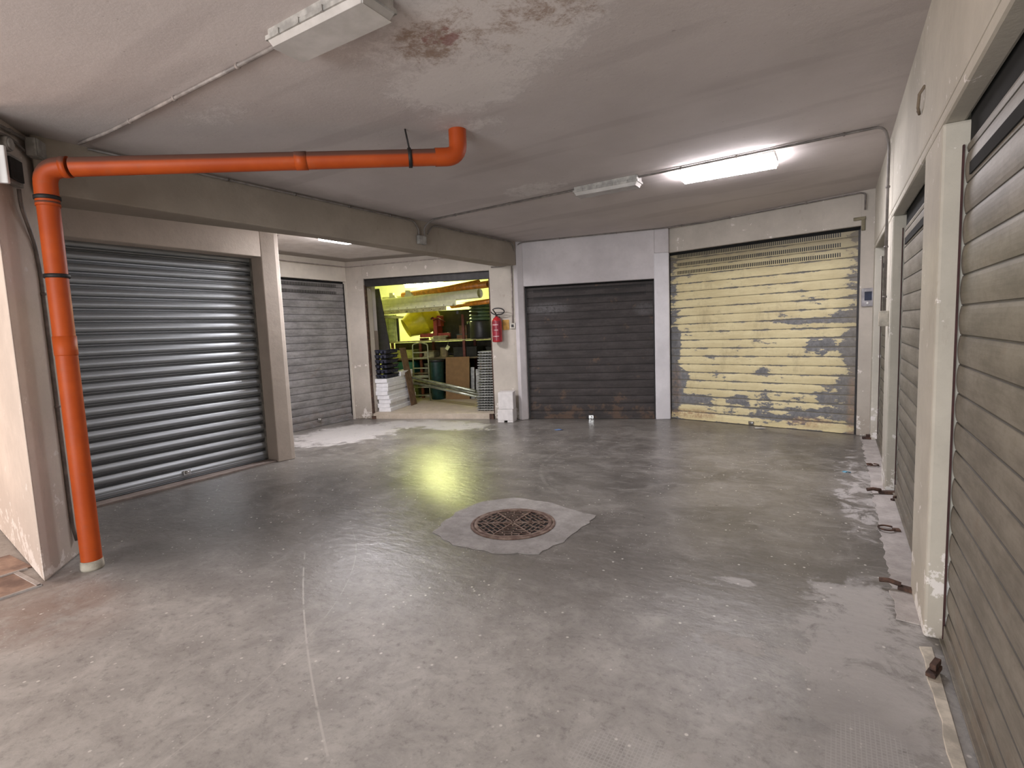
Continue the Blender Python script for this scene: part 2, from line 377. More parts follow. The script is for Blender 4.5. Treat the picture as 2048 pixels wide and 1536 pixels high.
b.prism([(X0, 4.19), (X1, 6.34), (-7.5, 6.5), (-7.5, 4.19)], 2.335, 2.72)
b.prism([(X1-.0, 6.32), (-7.07, 6.36), (-7.5, 6.5), (-7.5, 6.32)], 0, 2.4)
struct(b, 'wall_alcove', plaster('cream_white_plaster', (.70, .65, .57), dirt=(.5, .46, .42), seed=15), 'white plaster wall over the narrow shutter in the alcove')
b = MB(); b.prism([S2(4.69, -.035), S2(4.90, -.005), S2(4.93, .3), S2(4.69, .3)], 0, 2.44)
struct(b, 'trim_10', plaster('lit_white_paint', (.74, .72, .75), dirt=(.66, .64, .66), lowdirt=.2, seed=21), 'white painted post between the dark and the cream shutters', bevel=.012)  # wall's white made paler; part of that is light put into the colour
# wall with the open store
b = MB()
b.prism([S2(-.32, 0), S2(0, 0), S2(0, .28), S2(-.32, .28)], 0, 2.85)
b.prism([S2(-.01, 0), S2(2.2, 0), S2(2.2, .28), S2(-.01, .28)], 2.36, 2.85)
b.prism([S2(2.19, 0), S2(2.62, 0), S2(2.62, .3), S2(2.19, .28)], 0, 2.85)
struct(b, 'wall_store_front', m_plaster, 'beige plaster wall around the open store, behind the extinguisher', bevel=.012)
b = MB()
b.prism([S2(2.60, -.05), S2(2.66, -.10), S2(2.745, -.03), S2(2.745, .3), S2(2.60, .3)], 0, 2.9)
b.prism([S2(2.74, -.03), S2(4.70, -.03), S2(4.70, .3), S2(2.74, .3)], 2.075, 2.9)
b.prism([S2(4.70, -.03), S2(4.90, -.0), S2(4.93, .3), S2(4.70, .3)], 2.44, 2.9)
struct(b, 'wall_back', m_white, 'bright white wall and posts around the dark rusty shutter', bevel=.01)
b = MB()
b.prism([K2(-.02, -.03), K2(2.42, -.03), K2(2.42, .4), K2(-.02, .4)], 2.44, 2.95)
b.prism([K2(2.41, -.03), K2(2.62, -.03), K2(2.62, .4), K2(2.41, .4)], 0, 2.95)
struct(b, 'wall_back_right', m_plaster, 'beige plaster lintel and jamb around the peeling cream shutter', bevel=.01)
b = MB(); XR = .345
def rpier(y0, y1): b.box(XR, .9, y0, y1, 0, 2.15)
b.box(XR, .9, -5.2, 7.9, 2.20, 2.95); b.box(XR, .425, -5.2, 7.9, 2.15, 2.20)
for y0, y1 in ((-5.2, .55), (2.79, 3.27), (5.05, 5.42), (7.2, 7.9)): rpier(y0, y1)
struct(b, 'wall_right', m_plaster_r, 'cream plaster wall with chipped piers between the right-hand shutters', bevel=.012)
b = MB(); b.box(-10.5, -4.0, -5.2, -5.0, 0, 2.95); b.box(.1, .9, -5.2, -5.0, 0, 2.95); b.box(-4.0, .1, -5.2, -5.0, 2.45, 2.95)
b.box(-10.5, -4.4, -3.4, -3.2, 0, 2.95)
struct(b, 'wall_front', m_plaster, 'plaster wall by the driveway entrance behind the viewer')
# store shell
b = MB()
b.prism([S2(-2.4, 4.1), S2(3.0, 4.1), S2(3.0, 4.3), S2(-2.4, 4.3)], 0, 2.75)
b.prism([S2(-2.4, .46), S2(-2.25, .46), S2(-2.25, 4.2), S2(-2.4, 4.2)], 0, 2.75)
b.prism([S2(2.45, .25), S2(2.6, .25), S2(2.6, 4.2), S2(2.45, 4.2)], 0, 2.75)
b.prism([S2(-2.4, .40), S2(-.15, .40), S2(-.15, .46), S2(-2.4, .46)], 0, 2.75)
struct(b, 'wall_store', m_store_wall, 'pale yellowish walls inside the open store')
b = MB(); b.prism([S2(-2.4, .2), S2(2.6, .2), S2(2.6, 4.3), S2(-2.4, 4.3)], 2.64, 2.8); struct(b, 'ceiling', m_store_wall, 'pale ceiling of the lit store')
b = MB(); b.prism([S2(-2.4, .2), S2(-.005, .02), S2(2.195, .02), S2(2.6, .3), S2(2.6, 4.3), S2(-2.4, 4.3)], -.1, .09)
struct(b, 'floor', m_storefloor, 'raised dusty screed floor of the open store')
b = MB(); b.prism([S2(-.14, .27), S2(-.03, .27), S2(-.03, .45), S2(-.14, .45)], 1.5, 2.64)
struct(b, 'trim_2', m_white, 'pale upper panel of the store side wall'); 
b = MB(); b.prism([S2(-.14, .27), S2(-.025, .27), S2(-.025, .45), S2(-.14, .45)], .09, 1.5)
struct(b, 'trim_3', m_raw, 'bare grey render low on the store side wall')
# kerbs
def strip(pts, z, name, mat, label):
    b = MB(); b.prism(pts, 0, z); return struct(b, name, mat, label, bevel=.002)
rnd = random.Random(3)
L = [(.262+rnd.uniform(-.012, .012)+(.02 if y < 2.7 else 0), y) for y in [2.9+i*.05 for i in range(90)]]
strip(L+[(.6, 7.35), (.6, 2.85)], .006, 'trim_4', m_kerb, 'pale concrete strip along the foot of the right-hand shutters')
m_paint = simple('cream_edge_paint', (.72, .66, .56), .7)
L = [(.325+rnd.uniform(-.006, .008), y) for y in [.6+i*.08 for i in range(27)]]
strip(L+[(.365, 2.7), (.365, .6)], .010, 'trim_5', m_paint, 'cream painted edge line before the nearest right-hand shutter')
strip([(-5.53, 1.62), (-5.53, 3.745), (-5.74, 3.745), (-5.74, 1.62)], .02, 'trim_6', m_brownkerb, 'brown dusty sill under the grey metal roller door')
# sunken frame with rusty plates at the passage
m_plate = simple('rusty_checker_plate', (.42, .29, .22), .7, .1, dark=(.16, .10, .08), scale=5, bump=.4)
b = MB(); b.box(-4.42, -4.03, -1.6, 1.10, 0, .004); b.box(-4.85, -4.44, -1.6, 1.20, 0, .006); struct(b, 'trim_7', m_plate, 'rust-brown metal plates in the passage threshold')
b = MB(); b.box(-4.045, -4.025, -1.6, 1.12, 0, .010); b.box(-4.435, -4.415, -1.6, 1.17, 0, .012); b.box(-4.43, -4.03, 1.10, 1.125, 0, .010)
struct(b, 'trim_8', m_kerb, 'pale worn edge angles of the passage threshold')
# mortar patch and drain
rp = random.Random(5)
base = [(-2.43, 2.80), (-2.17, 2.70), (-1.85, 2.70), (-1.58, 2.80), (-1.52, 3.05), (-1.50, 3.40), (-1.52, 3.60), (-1.66, 3.62), (-1.95, 3.72), (-2.30, 3.72), (-2.50, 3.50), (-2.52, 3.2), (-2.48, 3.0)]
pp = []
for i in range(len(base)):
    a, q = Vector(base[i]), Vector(base[(i+1) % len(base)])
    for k in range(5): pp.append(tuple(a.lerp(q, k/5)+Vector((rp.uniform(-.012, .012), rp.uniform(-.012, .012)))))
b = MB(); b.prism(pp, 0, .006); struct(b, 'trim_9', m_patch, 'rough grey mortar patch set around the round drain grate', bevel=.002)
b = MB(); b.prism([(-3.92+.27*math.cos(a)*(1+.12*math.sin(3*a)), 1.30+.2*math.sin(a)*(1+.15*math.cos(2*a))) for a in [i*2*PI/40 for i in range(40)]], 0, .003)

# ---------------------------------------------------------------- roller doors
def curtain(w, h, pitch, kind):
    """ribbed sheet in local axes: x along the width, -y towards the court"""
    m = MB(); prof = []; n = int(math.ceil(h/pitch))
    if kind == 'new':
        P = [(0, .0), (.03, .016), (.09, .016), (.12, .006), (.15, .006), (.18, .016), (.24, .016), (.26, .004)] + [(.26+.74*i/10, .004-.018*math.sin(PI*(.12+.88*i/10)**.9)) for i in range(1, 10)]
    else:
        P = [(0, .003), (.03, .003), (.05, 0)] + [(.05+.95*i/7, -.006*math.sin(PI*i/7)**.75) for i in range(1, 7)] + [(.99, 0)]
    for k in range(n):
        for t, y in P:
            z = (k+t)*pitch
            if z <= h: prof.append((y, z))
    prof.append((0, h)); vs = []; fs = []
    for x in (0, w): vs += [(x, y, z) for y, z in prof]
    N = len(prof)
    for i in range(N-1): fs.append((i, N+i, N+i+1, i+1))
    m.add(vs, fs, False); 
    vs2 = [(x, .02, z) for x in (0, w) for z in (0, h)]; m.add(vs2, [(0, 1, 3, 2)])
    return m
def roller(name, loc, rz, w, h, pitch, kind, mat, label, H=None, locks=(), railm=None, bar=.07, rw=.045):
    """locks: list of x positions of lock plates; H = opening height with a dark gap above h"""
    r = empty(name, loc, rz, label=label, kind='structure')
    curtain(w, h, pitch, kind).build('curtain', mat, r)
    m = MB(); m.box(.02, w-.02, -.016, .012, .004, bar); m.box(.02, w-.02, -.03, .0, .004, .012); m.build('bottom_bar', mat, r, bevel=.002)
    for x in (-.02, w+.02-rw):
        m = MB(); m.box(x, x+rw, -.016, -.010, .0, h); m.box(x, x+.006, -.010, .04, 0, h)
        m.build('guide_rail', railm or m_steel_dk, r)
    if H and H > h:
        m = MB(); m.box(-.02, w+.02, .008, .06, h-.02, H+.04); m.build('dark_gap_panel', m_black, r)  # black panel stands in for the shade in the gap above the curtain
    for x, z in locks:
        m = MB(); m.box(x-.035, x+.035, -.030, -.014, z-.015, z+.035)
        m.lathe([(.018, 0), (.018, .02), (.012, .024)], 14, Matrix.Translation((x, -.030, z+.01)) @ Matrix.Rotation(PI/2, 4, 'X')); m.build('lock', m_chrome, r)
    return r

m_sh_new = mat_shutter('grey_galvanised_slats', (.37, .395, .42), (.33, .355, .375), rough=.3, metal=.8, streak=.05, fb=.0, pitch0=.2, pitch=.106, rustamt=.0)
m_sh_new.node_tree.nodes['Principled BSDF'].inputs['Roughness'].default_value = .38
d1 = roller('door_1', (-5.70, 3.80, .02), -PI/2, 2.145, 2.34, .1065, 'new', m_sh_new, 'grey ribbed metal roller door left of the plaster post, behind the orange pipe', locks=[(1.22, .06)], railm=m_galv, bar=.05)
# rotation -90: local x runs towards -Y, local -y faces -X; flip so it faces the court
d1.location = (-5.70, 1.60, .02); d1.rotation_euler = (0, 0, PI/2)
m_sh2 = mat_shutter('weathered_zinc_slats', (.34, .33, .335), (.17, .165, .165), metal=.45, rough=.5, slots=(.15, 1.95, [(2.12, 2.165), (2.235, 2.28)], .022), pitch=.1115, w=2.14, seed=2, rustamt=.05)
r2 = math.atan2(2.13, -.07)
roller('door_2', (-7.045, 4.2, 0), r2, 2.13, 2.30, .1115, 'old', m_sh2, 'narrow weathered grey shutter in the alcove beside the open store', H=2.335, locks=[(1.4, .1)])
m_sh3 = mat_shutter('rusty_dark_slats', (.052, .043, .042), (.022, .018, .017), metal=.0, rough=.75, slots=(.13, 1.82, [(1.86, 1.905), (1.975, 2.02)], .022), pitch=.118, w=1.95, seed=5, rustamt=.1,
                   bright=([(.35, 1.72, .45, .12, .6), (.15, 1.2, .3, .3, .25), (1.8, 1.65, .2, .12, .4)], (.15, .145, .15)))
p = S(2.745, .05)
roller('door_3', p, TH, 1.95, 2.05, .118, 'old', m_sh3, 'dark rusty brown shutter between white posts', H=2.075, locks=[(.98, .02)])
peel = [(.07, 1.1, .14, .32, .20), (.1, .6, .25, .3, .22), (.25, .32, .42, .14, .24), (1.75, 1.38, .55, .05, .17), (2.25, 1.40, .4, .09, .2), (2.02, 1.08, .28, .17, .22), (2.34, 1.05, .16, .3, .17),
        (2.24, .45, .35, .28, .17), (1.3, .73, .16, .09, .14), (1.0, .34, .25, .1, .13), (1.3, .30, 1.1, .26, .09), (1.45, .1, .6, .08, .08), (.95, 1.66, .6, .05, .05), (1.0, 1.39, .12, .05, .1), (2.05, .2, .4, .12, .12), (1.25, 1.12, .15, .04, .15), (1.5, 1.1, .2, .03, .13)]
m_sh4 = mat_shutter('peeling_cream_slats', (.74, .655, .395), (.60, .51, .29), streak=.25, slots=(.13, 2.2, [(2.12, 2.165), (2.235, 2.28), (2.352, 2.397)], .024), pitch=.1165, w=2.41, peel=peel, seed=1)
p = CC+Cv*.03
roller('door_4', p, TC, 2.405, 2.40, .1165, 'old', m_sh4, 'wide cream shutter with paint peeling to grey metal', H=2.44, locks=[(1.19, .02)])
def rshut(name, y0, y1, label, seed, slots=True, dirt=.0):
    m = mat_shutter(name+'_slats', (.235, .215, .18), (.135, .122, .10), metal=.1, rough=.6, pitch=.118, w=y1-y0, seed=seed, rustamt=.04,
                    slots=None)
    # local x runs towards -Y so that local -y faces the court (-X)
    return roller(name, (.425, y1, .012), -PI/2, y1-y0, 2.04, .118, 'old', m, label, H=2.15, railm=simple('dark_rust_rail', (.06, .02, .02), .8), rw=.026)
for o in ((rshut('door_5', .57, 2.78, 'nearest olive-grey shutter on the right wall', 3)), rshut('door_6', 3.28, 5.04, 'second olive-grey shutter on the right wall, between two chipped piers', 8), rshut('door_7', 5.43, 7.19, 'farthest narrow-looking shutter on the right wall, next to the cream shutter', 11)):
    m = MB(); w_ = 2.21 if o.name == 'door_5' else 1.75
    m.box(.10, w_-.10, -.009, -.003, 1.905, 1.95); m.build('slot_strip', m_black, o)
# open store's rolled-up door
r = empty('door_8', S(0, .02), TH, label='dark steel roll box and rusty guide rails around the open store', kind='structure')
m = MB(); m.box(0, 2.19, .02, .10, 2.24, 2.36); m.box(0, 2.19, .02, .3, 2.34, 2.36); m.build('roll_box', m_steel_dk, r)
m = MB(); m.box(0, .02, 0, .06, 0, 2.26); m.build('guide_rail', m_rust, r)
m = MB(); m.box(2.17, 2.19, 0, .06, 0, 2.26); m.build('guide_rail', m_rust, r)
m = MB(); m.box(.0, .07, -.03, .02, 0, .05); m.build('stop_block', m_rust, r)
m = MB(); m.box(2.10, 2.17, -.04, .015, 0, .085); m.build('stop_block', m_rust, r)
m = MB(); m.box(.07, 2.1, -.004, .019, .0, .085); m.build('sill', m_storefloor, r)

# ---------------------------------------------------------------- drain grate
m_rustl = simple('worn_rusty_cast_iron', (.26, .19, .155), .7, .3, dark=(.12, .07, .055), scale=18, bump=.3)
r = empty('drain_grate', (-1.99, 3.19, .006), .5, label='round rusty iron drain grate in the middle of the floor', cat='drain grate')
m = MB(); R1, R2, R3 = .308, .285, .262
m.lathe([(R3, 0), (R1, 0), (R1, .006), (R1-.008, .010), (R2+.004, .010), (R2+.004, .004), (R3, .004)], 64)
m.f = m.f[:-2]; m.sm = m.sm[:-2]; m.build('frame_ring', m_rustl, r)
m = MB(); m.lathe([(R2, .0), (R2, .001)], 48); m.build('dark_pit_disc', m_black, r)  # flat black disc stands in for the shaded hollow below the grate
m = MB(); m.lathe([(R2-.002, .001), (R2-.002, .010), (R3-.004, .010), (R3-.004, .001)], 64); m.f = m.f[:-2]; m.sm = m.sm[:-2]
for k in range(6):
    a = k*PI/3; m.box(.0, R3, -.006, .006, .001, .010, Matrix.Rotation(a, 4, 'Z'))
for k in range(6):
    a0, a1 = k*PI/3, (k+1)*PI/3
    for j in range(1, 7):
        rr = R3*j/6.6
        P_, Q_ = Vector((rr*math.cos(a0), rr*math.sin(a0), 0)), Vector((rr*math.cos(a1), rr*math.sin(a1), 0))
        d = (Q_-P_); ln = d.length; ang = math.atan2(d.y, d.x); mt = Matrix.Translation(P_) @ Matrix.Rotation(ang, 4, 'Z')
        m.box(0, ln, -.0035, .0035, .001, .007, mt)
        if j < 6:
            nh = max(1, round(ln/.07))
            for q in range(nh):
                s_ = ln*(q+(.5 if j % 2 else .12))/nh
                if .01 < s_ < ln-.01: m.box(s_-.004, s_+.004, -.036, 0, .001, .007, mt)
for k in range(6):
    am = (k+.5)*PI/3; ap = R3*.925; hl = math.sqrt(R3*R3-ap*ap)*.93
    mt = Matrix.Rotation(am, 4, 'Z') @ Matrix.Translation((ap, 0, 0)); m.box(-.0035, .0035, -hl, hl, .001, .007, mt)
    for q in (-.05, .0, .05): m.box(-.032, .0, q-.004, q+.004, .001, .007, mt)
m.build('grate', m_rustl, r)


# ---------------------------------------------------------------- orange pipe
r = empty('waste_pipe', (-4.04, 1.38, 0), 0, label='orange plastic waste pipe rising from the floor and running to the ceiling', cat='pipe')
PR = .056; base = Vector((-4.04, 1.38, 0)); E0 = Vector((0, 0, 2.475)); E1 = Vector((-2.24, 3.08, 2.605))-base
hd = (E1-E0).normalized()
m = MB(); m.tube([(0, 0, .05), (0, 0, 2.28)], PR, 32, caps=False); m.build('riser', m_orange, r)
m = MB(); m.tube([(0, 0, 0), (0, 0, .012), (0, 0, .06)], [PR+.004, PR+.007, PR+.004], 32); m.build('foot_collar', simple('bare_cement_collar', (.5, .46, .38), .8), r)['label'] = 'pale cement foot collar'
m = MB(); m.tube([(0, 0, 2.26)]+[tuple(q) for q in arc(E0, (0, 0, 0), E1, .10)]+[tuple(E0+hd*.13)], PR+.003, 32, caps=False)
m.tube([E0+hd*.10, E0+hd*.135], PR+.006, 32); m.tube([(0, 0, 2.25), (0, 0, 2.275)], PR+.005, 32); m.build('elbow', m_oranged, r)
mid = E0.lerp(E1, .60)
m = MB(); m.tube([E0+hd*.15, mid], PR, 32, caps=False); m.tube([mid-hd*.002, E1-hd*.1], PR-.001, 32, caps=False); m.build('sloping_run', m_oranged, r)
m = MB(); m.tube([mid-hd*.07, mid-hd*.035, mid+hd*.003], PR+.0022, 32); m.build('coupling', m_oranged, r)
top = Vector((E1.x, E1.y, zc(-2.24)))
m = MB(); m.tube([E1-hd*.16]+[tuple(q) for q in arc(E1, E1-hd, top, .085)]+[tuple(top)], PR+.004, 32, caps=False); m.build('elbow', m_orange, r)
for z in (2.30, 1.84):
    m = MB(); m.lathe([(PR+.006, z-.012), (PR+.010, z-.010), (PR+.010, z+.010), (PR+.006, z+.012)], 32); 
    m.box(-PR-.03, -PR-.002, -.008, .03, z-.01, z+.01); m.build('clamp_band', m_steel_dk, r)
m = MB(); m.lathe([(PR+.001, 1.36), (PR+.003, 1.365), (PR+.004, 1.478), (PR+.000, 1.479)], 32); m.build('socket', m_orange, r)
hp = E1-hd*.33; m = MB(); q = hd.to_track_quat('Z', 'Y').to_matrix().to_4x4()
m.lathe([(PR+.004, -.012), (PR+.008, -.01), (PR+.008, .01), (PR+.004, .012)], 32, Matrix.Translation(hp) @ q)
m.tube([hp+Vector((0, 0, PR)), Vector((hp.x-.02, hp.y-.01, zc(-2.5)))], .006, 8); m.build('ceiling_hanger', m_steel_dk, r)

# ---------------------------------------------------------------- ceiling lamps
def zl(x): return zc(x)
m_prism = None
def mat_diff():
    t = NT('clear_prismatic_cover', .25, 0, .5); t.set('Base Color', t.mix(t.ss(t.noise(6, 5), .4, .7), (.46, .44, .42), (.56, .54, .52)))
    wv = t.math('PINGPONG', t.x, .004); t.bump(wv, .4, .004)
    return t.m
m_diff = mat_diff(); m_body = simple('grey_lamp_body', (.52, .50, .47), .5)
def lamp(name, x0, x1, y0, y1, label, cat='ceiling lamp', lit=None, depth=.082, group=None):
    cx, cy_ = (x0+x1)/2, (y0+y1)/2; zt = zc(cx) if cx > -4.3 else 2.66
    r = empty(name, (cx, cy_, zt), 0, label=label, cat=cat)
    hx, hy = (x1-x0)/2, (y1-y0)/2
    m = MB(); m.prism([(-hx, -hy), (hx, -hy), (hx, hy), (-hx, hy)], -depth*.45, .012 if cx > -4 else 0); m.build('housing', m_body, r, bevel=.01)
    # lens: tapered lid with raised rim
    a = [(-hx, -hy), (hx, -hy), (hx, hy), (-hx, hy)]; k = .97 if lit else .86
    bq = [(-hx+.02, -hy*k), (hx-.02, -hy*k), (hx-.02, hy*k), (-hx+.02, hy*k)]
    vs = [(x, y, -depth*.45) for x, y in a]+[(x, y, -depth*.6) for x, y in a]+[(x, y, -depth) for x, y in bq]
    fs = [(0, 1, 5, 4), (1, 2, 6, 5), (2, 3, 7, 6), (3, 0, 4, 7), (4, 5, 9, 8), (5, 6, 10, 9), (6, 7, 11, 10), (7, 4, 8, 11), (11, 10, 9, 8)]
    m = MB(); m.add(vs, [f_[::-1] for f_ in fs]); m.build('diffuser', lit or m_diff, r, bevel=.006)
    if not lit:
        m = MB(); 
        for s_ in (-1, 1): m.box(-hx-.004, hx+.004, s_*(hy+.003)-.005, s_*(hy+.003)+.005, -depth*.62, -depth*.40)
        for s_ in (-1, 1): m.box(s_*(hx+.002)-.005, s_*(hx+.002)+.005, -hy-.004, hy+.004, -depth*.62, -depth*.40)
        m.build('rim', m_body, r)
        for ex in (-.7, -.25, .25, .7):
            for s_ in (-1, 1):
                m = MB(); m.box(ex*hx-.006, ex*hx+.006, s_*(hy+.010)-.004, s_*(hy+.010)+.004, -depth*.65, -depth*.35); m.build('clip', m_body, r)
    return r
lamp('ceiling_lamp', -2.20, -1.60, 1.62, 1.80, 'unlit prismatic lamp on the ceiling at the top left, nearest the viewer')
lamp('ceiling_lamp', -2.24, -1.60, 4.97, 5.12, 'unlit clear-covered lamp on the ceiling, in line with and left of the glowing lamp', depth=.09)
lamp('ceiling_lamp', -1.29, -.47, 5.06, 5.44, 'glowing white rectangular ceiling lamp near the right wall', lit=m_lit, depth=.06)
lamp('ceiling_lamp', -5.46, -4.75, 4.50, 4.95, 'glowing lamp mostly hidden above the beam edge in the alcove', lit=m_lit2, depth=.06)
p = S(-.35, 2.9, 2.64)
p = S(-.30, 3.2, 2.64); r = empty('ceiling_lamp', p, TH, label='glowing yellowish tube lamp on the ceiling inside the store', cat='ceiling lamp')
m = MB(); m.box(-.5, .5, -.07, .07, -.087, 0); m.build('housing', m_body, r)
m = MB(); m.tube([(-.42, 0, -.125), (.42, 0, -.125)], .036, 14); m.build('tube', m_lit3, r)

# ---------------------------------------------------------------- conduits and boxes
def conduit(name, pts, rad, mat, label, clips=(), cat='conduit'):
    o = Vector(pts[0]); P_ = [Vector(q)-o for q in pts]; out = [P_[0]]
    for i in range(1, len(P_)-1):
        d = min((P_[i]-P_[i-1]).length, (P_[i+1]-P_[i]).length)*.45; out += arc(P_[i], P_[i-1], P_[i+1], min(.08, d), 5)
    out.append(P_[-1]); r = empty(name, o, 0, label=label, cat=cat)
    m = MB(); m.tube(out, rad, 8); m.build('tube', mat, r)
    for t in clips:
        i = int(t); a, b_ = P_[i], P_[i+1]; q = a.lerp(b_, t-i); d = (b_-a).normalized(); mt = Matrix.Translation(q) @ d.to_track_quat('Z', 'Y').to_matrix().to_4x4()
        m = MB(); m.lathe([(rad+.001, -.008), (rad+.005, -.007), (rad+.005, .007), (rad+.001, .008)], 10, mt); m.box(-.009, .009, -.009, .009, -.006, .006, mt @ Matrix.Translation((0, 0, 0))); m.build('clip', mat, r)
    return r
zz = lambda x: zc(x)-.012
conduit('conduit', [(-4.26, 1.66, zz(-4.26)), (-3.9, 1.69, zz(-3.9)), (-2.23, 1.71, zz(-2.23))], .010, m_conduit_l, 'pale conduit crossing the ceiling to the nearest unlit lamp', (1.15, 1.45, 1.8))
conduit('conduit', [(-4.30, 1.72, 2.725), (-4.235, 4.88, 2.725), (-4.237, 4.96, 2.64), (-4.237, 4.96, 2.56)], .009, m_conduit, 'thin conduit along the top of the ceiling beam as far as the small box', (.1, .3, .5, .7, .88))
conduit('conduit', [(-4.20, 5.02, 2.56), (-4.205, 5.02, 2.66), (-4.10, 5.03, zz(-4.1)), (-2.3, 5.03, zz(-2.3)), (.28, 5.03, zz(.28)), (.315, 5.10, 2.70), (.315, 5.13, 1.42)], .010, m_conduit, 'long conduit crossing the ceiling past the lit lamp and down the right wall', (2.2, 2.6, 3.1, 3.42, 3.6, 3.9, 5.25, 5.6, 5.9))
conduit('conduit', [(-4.225, 5.10, 2.60), (-4.215, 5.2, 2.715), (-4.16, 6.98, 2.72), (-4.21, 7.10, 2.60), (-4.225, 7.14, 2.45), (-4.40, 7.135, 2.40), (-4.62, 7.07, 2.40)], .009, m_conduit, 'conduit along the far end of the beam dropping to the store corner', (1.3, 1.7, 4.5))
def W3(u, v, z): q = S(u, v); return (q.x, q.y, z)
conduit('conduit', [W3(2.58, -.03, 2.40), W3(2.60, -.06, 2.58), W3(2.70, -.075, 2.735), W3(4.80, -.055, 2.775), (-1.6, 7.82, 2.775), (.20, 7.40, 2.80), (.25, 7.38, 2.78), (.25, 7.38, 2.60)], .009, m_conduit, 'thin conduit along the top of the white and beige far walls', (2.3, 2.7, 3.5, 4.2, 4.7))
conduit('conduit', [W3(2.56, -.014, 2.40), W3(2.545, -.014, 1.52)], .010, m_conduit_l, 'pale conduit dropping to the switch right of the fire extinguisher', (.75,))
o_ = [(-5.5, 3.99, 2.60), (-6.97, 4.05, 2.60), (-6.975, 5.2, 2.565), (-7.02, 6.36, 2.57), W3(.3, -.015, 2.58), W3(1.6, -.015, 2.60), W3(1.9, -.015, 2.64)]
conduit('cable', o_, .007, m_conduit_l, 'loose pale cable along the top of the alcove walls', (), 'cable')
# pier side: boxes and drop
Pd = Vector((-.31, .265, 0)).normalized(); Pn = Vector((.265, .31, 0)).normalized(); P0 = Vector((-4.05, 1.14, 0)); RZ = math.atan2(Pd.y, Pd.x)
def PP(s, d, z): q = P0+Pd*s+Pn*d; return (q.x, q.y, z)
conduit('conduit', [PP(.21, .03, 2.36), PP(.21, .03, 2.26), PP(.36, .012, 2.06), PP(.385, .012, 1.9), PP(.385, .012, .45), PP(.385, .012, .22), PP(.40, .02, .12)], .011, m_conduit, 'grey conduit down the pier beside the orange pipe', (3.1, 3.6))
conduit('conduit', [PP(-.02, .02, 2.68), PP(.12, .02, 2.69), PP(.42, .03, 2.70)], .011, m_conduit, 'upper dark conduit across the top of the left pier', (1.3,))
conduit('conduit', [PP(.06, .02, 2.58), PP(.08, .02, 2.64), PP(.2, .02, 2.655), PP(.42, .02, 2.62), PP(.52, .03, 2.52)], .009, m_conduit, 'lower looping conduit between the two boxes on the left pier', ())
conduit('conduit', [PP(.5, .05, 2.66), PP(.62, .09, 2.62), (-4.27, 1.78, 2.62), (-4.27, 1.88, 2.70)], .009, m_conduit, 'short sagging conduit right of the square box', ())
def pbox(name, s, z, w_, h, d, mat, label, cat, bevel=.01):
    r = empty(name, PP(s, 0, z), RZ, label=label, cat=cat)
    m = MB(); m.box(-w_/2, w_/2, -d, 0, -h/2, h/2); m.build('body', mat, r, bevel=bevel)
    m = MB(); m.box(-w_/2+.006, w_/2-.006, -d-.006, -d-.0005, -h/2+.006, h/2-.006)
    for sx in (-1, 1):
        for sz in (-1, 1): m.lathe([(.006, 0), (.005, .003)], 8, Matrix.Translation((sx*(w_/2-.014), -d-.006, sz*(h/2-.014))) @ Matrix.Rotation(PI/2, 4, 'X'))
    m.build('lid', mat, r, bevel=.003)
    return r
pb = pbox('junction_box', .40, 2.655, .115, .115, .06, m_box, 'square grey junction box at the top of the left pier', 'junction box')
pb.location = Vector(PP(.40, .028, 2.655))
r = empty('junction_box', PP(.145, 0, 2.60), RZ, label='round grey junction box above the dark lamp on the left pier', cat='junction box')
m = MB(); m.lathe([(.042, 0), (.042, .035), (.038, .045)], 24, Matrix.Rotation(PI/2, 4, 'X')); m.build('body', m_box, r)
m = MB(); m.lathe([(.036, .0455), (.03, .052)], 24, Matrix.Rotation(PI/2, 4, 'X')); m.build('lid', m_box, r)
r = empty('sensor_lamp', PP(.16, 0, 2.46), RZ, label='dark box with a bright white front edge at the left picture border', cat='lamp')
m = MB(); m.box(-.075, .09, -.04, 0, -.085, .085); m.build('back_frame', m_box, r, bevel=.004)
m = MB(); m.box(-.06, .07, -.055, -.0405, -.062, .062); m.build('window', m_steel_dk, r, bevel=.003)
m = MB(); m.box(-.112, -.085, -.055, 0, -.105, .105); m.build('white_cover', m_whitep, r, bevel=.006)
# small boxes on beam / walls
def wbox(name, loc, rz, w_, h, d, mat, label, cat):
    r = empty(name, loc, rz, label=label, cat=cat)
    m = MB(); m.box(-w_/2, w_/2, -d, 0, -h/2, h/2); m.build('body', mat, r, bevel=.004)
    m = MB(); m.box(-w_/2+.005, w_/2-.005, -d-.004, -d-.0003, -h/2+.005, h/2-.005); m.build('lid', mat, r, bevel=.002)
    return r
wbox('junction_box', (-4.245, 4.99, 2.515), PI/2-.02, .13, .10, .04, m_box, 'small grey junction box on the beam face where conduits meet', 'junction box')
wbox('junction_box', (.345, 5.13, 1.38), -PI/2, .07, .12, .06, simple('ivory_plastic', (.55, .5, .42), .5), 'ivory box at the foot of the right wall conduit', 'junction box')
q = S(2.545, 0, 1.48)
r = empty('light_switch', q, TH, label='small ivory wall switch right of the fire extinguisher', cat='switch')
m = MB(); m.box(-.042, .042, -.03, 0, -.042, .042); m.build('body', simple('ivory_plastic_old', (.62, .58, .5), .5), r, bevel=.004)
m = MB(); m.box(-.02, .02, -.036, -.0305, -.022, .022); m.build('rocker', m_steel_dk, r, bevel=.002)
